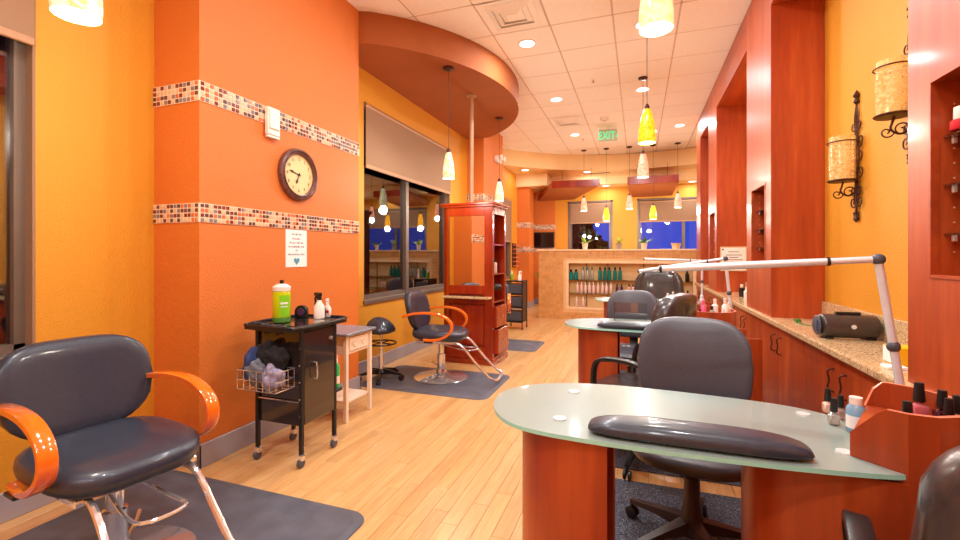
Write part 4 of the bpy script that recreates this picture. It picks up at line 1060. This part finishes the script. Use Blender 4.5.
# ================================================================== OFFICE CHAIRS
def office_chair(loc, rz, lab, style='fabric', arms=True, seat_h=.44, back_top=.97, bw=.50):
    t = thing('office_chair', lab, 'office chair', loc, rz, 'rolling chairs at the manicure desks')
    mt = {'fabric':GREYF,'vinyl':LEATH,'leather':LEATH2}[style]
    star(t, .29, BROWNP if style == 'fabric' else BLACKP, z=.09, rot=.5)
    MB().lathe([(.045,.06),(.05,.08),(.042,.14),(.032,.22),(.032,.30),(.022,.305),(.022,seat_h-.08)], n=20).build('gas_column', BROWNP, t)
    MB().box(-.1,.08,-.09,.09,seat_h-.09,seat_h-.055,bev=.01).build('tilt_mechanism', BROWNP, t)
    MB().tube(smoothpath([(.0,.08,seat_h-.075),(.02,.2,seat_h-.08),(.02,.26,seat_h-.085)],1), [.006]*6, 7).cushion((.02,.28,seat_h-.09),(.025,.06,.02),.7,6).build('adjust_lever', BLACKP, t)
    def sf(p):
        x,y,z = p; wr_ = 0
        if style == 'leather' or style == 'vinyl': wr_ = .004*math.sin(30*x+7*y)*math.sin(22*y)
        if z > 0: z = z*.8 - .012*(1-min(1,(x*x+y*y)/.05)) + wr_
        return (x, y*(1-.1*(x/.25)), z-.02*max(0,x/.25)**2)
    MB().cushion((.02,0,seat_h-.005), (.5,.5,.10), (.6,.62), 14, fn=sf).build('seat', mt, t)
    bh = back_top-(seat_h+.08); zc = (back_top+seat_h+.08)/2
    rr3 = random.Random(int(loc[1]*100))
    def bf(p):
        x,y,z = p; u = z/(bh/2); v = y/(bw/2)
        w = 1-.22*max(0,u)**2.5-.08*max(0,-u)**2
        x2 = x + .05*v*v
        if style == 'leather': x2 += .006*math.sin(24*z+5*y)*math.cos(15*y+3*z)+ (-.018*math.exp(-((abs(v)-.62)/.07)**2) if x > 0 else 0) + (.012*(1-v*v) if x > 0 else 0)
        return (x2 - z*.12 + (.02*(1-u*u) if style=='fabric' else 0), y*w, z)
    MB().cushion((-.235,0,zc), (.085 if style != 'leather' else .13,bw,bh), (.5,.42 if style != 'leather' else .36), 18, fn=bf).build('backrest', mt, t)
    MB().strip(smoothpath([(-.02,0,seat_h-.075),(-.22,0,seat_h-.07),(-.29,0,seat_h+.02),(-.29,0,seat_h+.25)],2), .07, .014).build('back_bar', BLACKP, t)
    if arms:
        for sg in (-1,1):
            pts = smoothpath([(.12,sg*.22,seat_h-.04),(.15,sg*.285,seat_h+.02),(.14,sg*.30,seat_h+.16),(.10,sg*.30,seat_h+.215),(-.1,sg*.295,seat_h+.215),(-.18,sg*.285,seat_h+.17),(-.17,sg*.27,seat_h+.05),(-.1,sg*.22,seat_h-.04)],2)
            MB().strip(pts, .045, .022).build('armrest', BLACKP, t)
    return t
office_chair((.215,2.08,.008), math.radians(-97), 'grey round-backed office chair tucked behind the nearest glass desk', 'fabric', False, seat_h=.465, back_top=.945, bw=.48)
office_chair((-.06,3.93,.008), math.radians(-95), 'grey office chair behind the second glass desk', 'fabric', True, back_top=.93, bw=.44)
office_chair((.0,2.87,.008), math.radians(158), 'wrinkled black leather chair between the first and second desks', 'leather', True, back_top=1.02, bw=.46)
office_chair((.19,5.35,.008), math.radians(-100), 'big shiny brown-black leather chair with square back at the third desk', 'leather', True, back_top=1.06, bw=.55)
office_chair((.70,.995,.008), math.radians(72.5), 'black leather chair cut off at the lower right corner', 'leather', True, seat_h=.47, back_top=.99, bw=.5)

# carpets
def carpet_piece(y0,y1,lab,x0=-.27,x1=.92): tag(MB().box(x0,x1,y0,y1,.0005,.0075,bev=.002).build('carpet_mat', CARPET), lab, 'carpet mat', 'speckled carpet mats under the desks')
carpet_piece(.4,2.59,'speckled grey carpet mat under the nearest desk')
carpet_piece(2.73,4.6,'speckled grey carpet mat beyond the bare wood strip, under the second desk')
carpet_piece(4.75,6.6,'speckled grey carpet mat under the third desk')

# ================================================================== MANICURE DESKS
def desk(dx, dy, ordn, org_rot=0):
    t = thing('manicure_desk', ordn+' manicure desk with frosted glass top on cherry pillars', 'desk', (dx,dy,.0075), 0, 'glass manicure desks')
    P = [(.62,1.62),(.50,1.73),(.30,1.765),(.0,1.79),(-.2,1.775),(-.36,1.715),(-.45,1.62),(-.475,1.52),(-.455,1.40),(-.39,1.30),(-.30,1.25),(-.12,1.232),(.1,1.228),(.3,1.236),(.45,1.25),(.575,1.272),(.60,1.3)]
    P2 = [(p.x,p.y) for p in smoothpath([(a,b,0) for a,b in P+[P[0]]],2)][:-1]
    top = MB(); n = len(P2)
    vs_ = [(a,b,.731) for a,b in P2]+[(a,b,.7425) for a,b in P2]
    top.add(vs_, [list(range(n))[::-1], list(range(n,2*n))], 0); top.add(vs_, [(i,(i+1)%n,n+(i+1)%n,n+i) for i in range(n)], 1, True)
    top.build('glass_top', [FROST, FEDGE], t)
    def cshell(cx, cy, rx, ry, a0, a1, th_, name):
        m = MB(); N = 26; vs_ = []
        for z in (0,.722):
            for i in range(N+1):
                a = a0+(a1-a0)*i/N
                for k in (0, th_): vs_.append((cx+(rx-k)*math.cos(a), cy+(ry-k)*math.sin(a), z))
        q = (N+1)*2; fo = []; 
        for i in range(N):
            o = i*2
            fo += [(o, o+2, q+o+2, q+o), (o+1, q+o+1, q+o+3, o+3), (q+o, q+o+2, q+o+3, q+o+1), (o, o+1, o+3, o+2)]
        m.add(vs_, fo, 0, True)
        m.add(vs_, [(0, q, q+1, 1), (N*2, N*2+1, q+N*2+1, q+N*2)], 1)
        return m.build(name, [CHERRY, RIM], t)
    cshell(-.13, 1.5, .24, .235, math.radians(78), math.radians(282), .022, 'curved_pillar')
    cshell(.62, 1.5, .33, .23, math.radians(62), math.radians(298), .022, 'curved_pedestal')
    MB().box(.60,.905 if not org_rot else .68,1.36,1.72,.002,.72,bev=.003).build('pedestal_box', CHERRY, t)
    bo = MB()
    for x_, y_ in ((-.225,1.36),(-.22,1.645),(.489,1.655),(.493,1.37)):
        MB().lathe([(.02,.7425),(.019,.7465),(.001,.7475)], (x_,y_,0), 18).lathe([(.016,.722),(.016,.731)], (x_,y_,0), 14).build('chrome_disc', SILV2, t)
    # raised curved organiser tray
    R_ = [(.497,1.352,.81-.0075),(.535,1.314,.865),(.548,1.301,.88),(.577,1.274,.8815),(.63,1.268,.8815),(.69,1.295,.8815),(.735,1.345,.8815),(.757,1.41,.8815),(.752,1.48,.8815),(.72,1.54,.8815),(.675,1.575,.8815),(.655,1.58,.8815),(.635,1.585,.86),(.615,1.585,.81)]
    if org_rot: 
        ORG_S = -.09
        R_ = [(.47,1.40,.81),(.47,1.36,.865),(.48,1.33,.88),(.51,1.275,.8815),(.57,1.24,.8815),(.64,1.24,.8815),(.70,1.275,.8815),(.74,1.335,.8815),(.752,1.41,.8815),(.74,1.48,.8815),(.70,1.53,.8815),(.65,1.56,.865),(.61,1.57,.81)]
    if org_rot == 2: return t
    if org_rot: R_ = [(a-.10,b,c) for a,b,c in R_]
    pts = [Vector((a,b,0)) for a,b,_ in R_]; k = len(pts); cen = sum(pts, Vector())/k
    m = MB(); vs_ = []
    for i, p in enumerate(pts):
        tg = (pts[min(i+1,k-1)]-pts[max(i-1,0)]).normalized(); nn = Vector((-tg.y, tg.x, 0))
        if nn.dot(cen-p) < 0: nn = -nn
        q = p+nn*.013; zb_ = .700 if (p.x > .57) else .7435; zt = R_[i][2]
        vs_ += [(p.x,p.y,zb_),(q.x,q.y,zb_),(q.x,q.y,zt),(p.x,p.y,zt)]
    fs = []; ft = []
    for i in range(k-1):
        for j in (0,1,3): fs.append((i*4+j, i*4+(j+1)%4, (i+1)*4+(j+1)%4, (i+1)*4+j))
        ft.append((i*4+2, i*4+3, (i+1)*4+3, (i+1)*4+2))
    fs += [(0,1,2,3), tuple((k-1)*4+j for j in (3,2,1,0))]
    m.add(vs_, fs, 0); m.add(vs_, ft, 1)
    ow = m.build('organiser_wall', [CHERRY, RIM], t)
    inner = [((p.x+(cen.x-p.x)*.08),(p.y+(cen.y-p.y)*.08)) for p in pts]
    MB().prism(inner, .7435, .812).build('organiser_floor', CHERRY, ow)
    # lamp and pad
    return t
SILV2 = plain('polished_steel', (225,232,232), .25, .3)
RIM = plain('cherry_rim', (226,120,88), .3, coat=.4)
desk(0,0,'nearest')
desk(-.05,1.88,'second', 1)
desk(-.0,3.78,'third', 2)
def arm_pad(x, y, z, lab, rz=0):
    def pf(p): return (p.x, p.y, p.z if p.z > 0 else p.z*.35)
    tag(MB().cushion((0,0,.012), (.54,.115,.075), (.5,.8), 16, fn=pf).build('arm_rest_pad', LEATH, loc=(x,y,z)), lab, 'arm rest')
    o = bpy.context.scene.objects[-1]
    return o
DZ = .7425+.0075
arm_pad(.135,1.305,DZ+.001,'long black padded hand rest on the nearest glass desk')
arm_pad(.0,3.19,DZ+.001,'long black padded hand rest on the second glass desk')

# desk lamps
def desk_lamp(b, j, tip, lab, base_z, r=.011, link=None):
    t = thing('desk_lamp', lab, 'desk lamp', (b[0],b[1],base_z), 0, 'silver swing-arm lamps')
    B = Vector(b); L = lambda p: Vector(p)-Vector((b[0],b[1],base_z))
    MB().box(-.022,.022,-.022,.022,0,.035,bev=.005).lathe([(.018,.035),(.018,.07),(.012,.075)], n=14).build('clamp_base', ALU, t)
    j = L(j); tp = L(tip); p0 = Vector((0,0,.06)); mid = p0.lerp(j, .42)
    MB().tube([p0, mid, j], r, 12).build('post', ALU, t)
    MB().cushion(tuple(mid),(r*3,r*3,r*3.2),.9,8).build('post_joint', GREYF, t)
    MB().cushion(tuple(j),(r*3.2,r*3.2,r*3),.9,8).build('elbow_joint', GREYF, t)
    e = (tp-j).normalized(); m1 = j+(tp-j)*.2
    MB().tube([j+e*.015, m1], r*.95, 12).build('upper_arm', ALU, t)
    MB().tube([m1-e*.004, m1+e*.004], r*1.3, 12).build('ring', BLACKP, t)
    h = MB().tube([m1, j+(tp-j)*.5, tp], [r,r*1.15,r*1.1], 12).build('tube_head', ALU, t)
    MB().tube([tp-e*.006, tp+e*.003], r*1.25, 12).build('end_cap', BLACKP, h)
    if link: link(t)
desk_lamp((.745,1.665,0), (.682,1.665,1.237), (.075,1.72,1.20), 'nearest silver swing-arm lamp with its long head crossing the picture', .7287)
desk_lamp((.62,3.53,0), (.575,3.50,1.225), (-.0,3.50,1.128), 'second silver lamp, its arm just behind the nearest lamp', DZ+.0)
desk_lamp((.64,5.25,0), (.64,5.22,1.19), (.06,5.2,1.205), 'third silver lamp with a level arm in front of the tiled counter', DZ+.0)

# polish bottles
def polish(loc, glass, lab, s=1.0, cap=None, rz=0, group='nail polish bottles on the nearest desk'):
    t = thing('nail_polish', lab, 'nail polish', loc, rz, group)
    MB().box(-.0135*s,.0135*s,-.0135*s,.0135*s,.002*s,.034*s,bev=.004*s).lathe([(.012*s,.033*s),(.006*s,.038*s),(.006*s,.043*s)], n=12).build('glass_bottle', glass, t)
    MB().box(-.0095*s,.0095*s,-.0095*s,.0095*s,.002*s,.02*s,bev=.003*s).build('varnish', glass, t) if glass is CLEAR else None
    MB().lathe([(.0095*s,.041*s),(.0105*s,.043*s),(.008*s,.082*s),(.001,.083*s)], n=14).build('cap', cap or BLACKP, t)
    return t
BLUSH = plain('blush_varnish', (226,180,160), .12, coat=.6); PKV = plain('pink_varnish', (228,120,130), .1, trans=.4)
DRK = plain('dark_varnish', (60,20,30), .1, coat=.6); CLV = plain('clear_varnish', (235,225,215), .05, trans=.7)
polish((.566,1.695,DZ), BLUSH, 'blush nail polish furthest left on the near desk', .95)
polish((.544,1.585,DZ), CLV, 'clear nail polish standing closest on the near desk', .95)
polish((.582,1.645,DZ), CLV, 'clear nail polish half hidden behind two others', .9)
bb2 = bottle((.578,1.535,DZ), [(.02,0),(.022,.004),(.022,.07),(.014,.08)], LBLUE, WHITE, [(.015,.08),(.0155,.10),(.001,.101)], 'pale blue liquid bottle with white cap beside the desk organiser', n=18)
MB().lathe([(.0223,.015),(.0223,.05)], n=18, cap=False).build('label', PAPER, bb2)
OZ = .812+.0075
polish((.69,1.475,OZ), PKV, 'pink nail polish with black cap standing in the near organiser', 1.2)
polish((.598,1.325,OZ), DRK, 'short black-capped polish behind the organiser front wall', 1.05)
polish((.712,1.40,OZ), DRK, 'front one of three black caps at the right of the organiser', 1.0)
polish((.722,1.445,OZ), DRK, 'middle one of three black caps at the right of the organiser', 1.1)
polish((.738,1.42,OZ), BLUSH, 'rightmost of three black caps in the organiser', 1.05)
# second desk organiser bottles
ox, oy = -.15, 1.88
for x_, y_, h, r_, mt, cp, l in ((.50,1.37,.075,.014,DRK,BLACKP,'tiny black-capped polish left in the second organiser'),(.53,1.32,.08,.014,DRK,BLACKP,'dark polish beside it in the second organiser'),(.56,1.40,.13,.016,PINKP,PINKP,'pink tube bottle in the second organiser'),
    (.60,1.33,.10,.016,CLV,BLACKP,'black-topped clear bottle in the second organiser'),(.63,1.42,.14,.02,WHITE,WHITE,'tall white bottle in the second organiser'),(.68,1.36,.15,.02,WHITE,WHITE,'tallest white dropper bottle in the second organiser'),(.66,1.30,.09,.015,LBLUE,WHITE,'short blue-tinted bottle in the second organiser'),(.71,1.42,.12,.018,PINKW,WHITE,'pale pink bottle at the right of the second organiser')):
    mini((ox+x_,oy+y_,OZ), h, r_, mt, cp, l)
oy = 3.78
for x_, y_, h, r_, mt, cp, l in ((.42,1.35,.1,.018,LBLUE,WHITE,'pale blue bottle on the third desk'),(.5,1.45,.12,.02,PURP,BLACKP,'purple bottle on the third desk'),(.36,1.5,.1,.02,MINT,WHITE,'mint bottle on the third desk'),(.30,1.4,.09,.02,WHITE,WHITE,'white bottle on the third desk')):
    mini((x_,oy+y_,DZ), h, r_, mt, cp, l)
# counter items beyond
mini((1.14,4.85,.78), .30, .045, MINT, MINT, 'tall mint green bottle on the granite counter before the certificate')
mini((1.2,4.95,.78), .2, .04, TAN, TAN, 'tan jar beside the mint bottle on the counter')
mini((1.06,5.25,.78), .14, .03, WHITE, WHITE, 'white bottle on the granite counter beyond the mint one')
mini((1.1,5.7,.78), .14, .03, BLACKP, WHITE, 'black bottle with white cap further along the counter')
# niche items
jr = thing('cream_jar', 'white jar with red label on the upper glass shelf of the near pillar', 'jar', (1.0,1.89,1.6587))
MB().lathe([(.032,0),(.034,.003),(.034,.03),(.03,.033)], n=20).build('red_base', REDP, jr); MB().lathe([(.024,.033),(.026,.036),(.025,.075),(.001,.076)], n=18).build('white_top', WHITE, jr)
for k, (y_, z_, mt, l) in enumerate(((4.2,1.31,DRK,'dark bottle on the lowest glass shelf of the second pillar'),(4.3,1.31,SILV,'silver bottle on the lowest glass shelf of the second pillar'),(4.35,1.472,PINKW,'pale bottle on the middle glass shelf of the second pillar'))):
    mini((1.04,y_,z_), .11, .018, mt, BLACKP, l)
for k in range(6):
    z_ = (1.31,1.472,1.63)[k % 3]
    mini((1.03,6.6+.12*(k//3)+.05*(k%3),z_), .11, .022, (SILV,PINKP,DRK)[k%3], BLACKP, ('silver','pink','dark')[k%3]+' bottle on the '+('lowest','middle','upper')[k%3]+' niche shelf of the third pillar, '+('near' if k < 3 else 'far')+' end')
# acrylic shield on the second desk
ac = thing('acrylic_shield', 'clear acrylic shield standing on the second glass desk', 'acrylic shield', (-.1,3.42,DZ))
MB().box(-.06,.16,0,.004,.012,.15,bev=.001).build('front_sheet', CLEAR, ac); MB().box(-.064,-.06,-.08,.004,.012,.17,bev=.001).build('side_sheet', CLEAR, ac)
MB().box(-.07,.17,-.09,.01,0,.012,bev=.003).build('acrylic_base', CLEAR, ac)
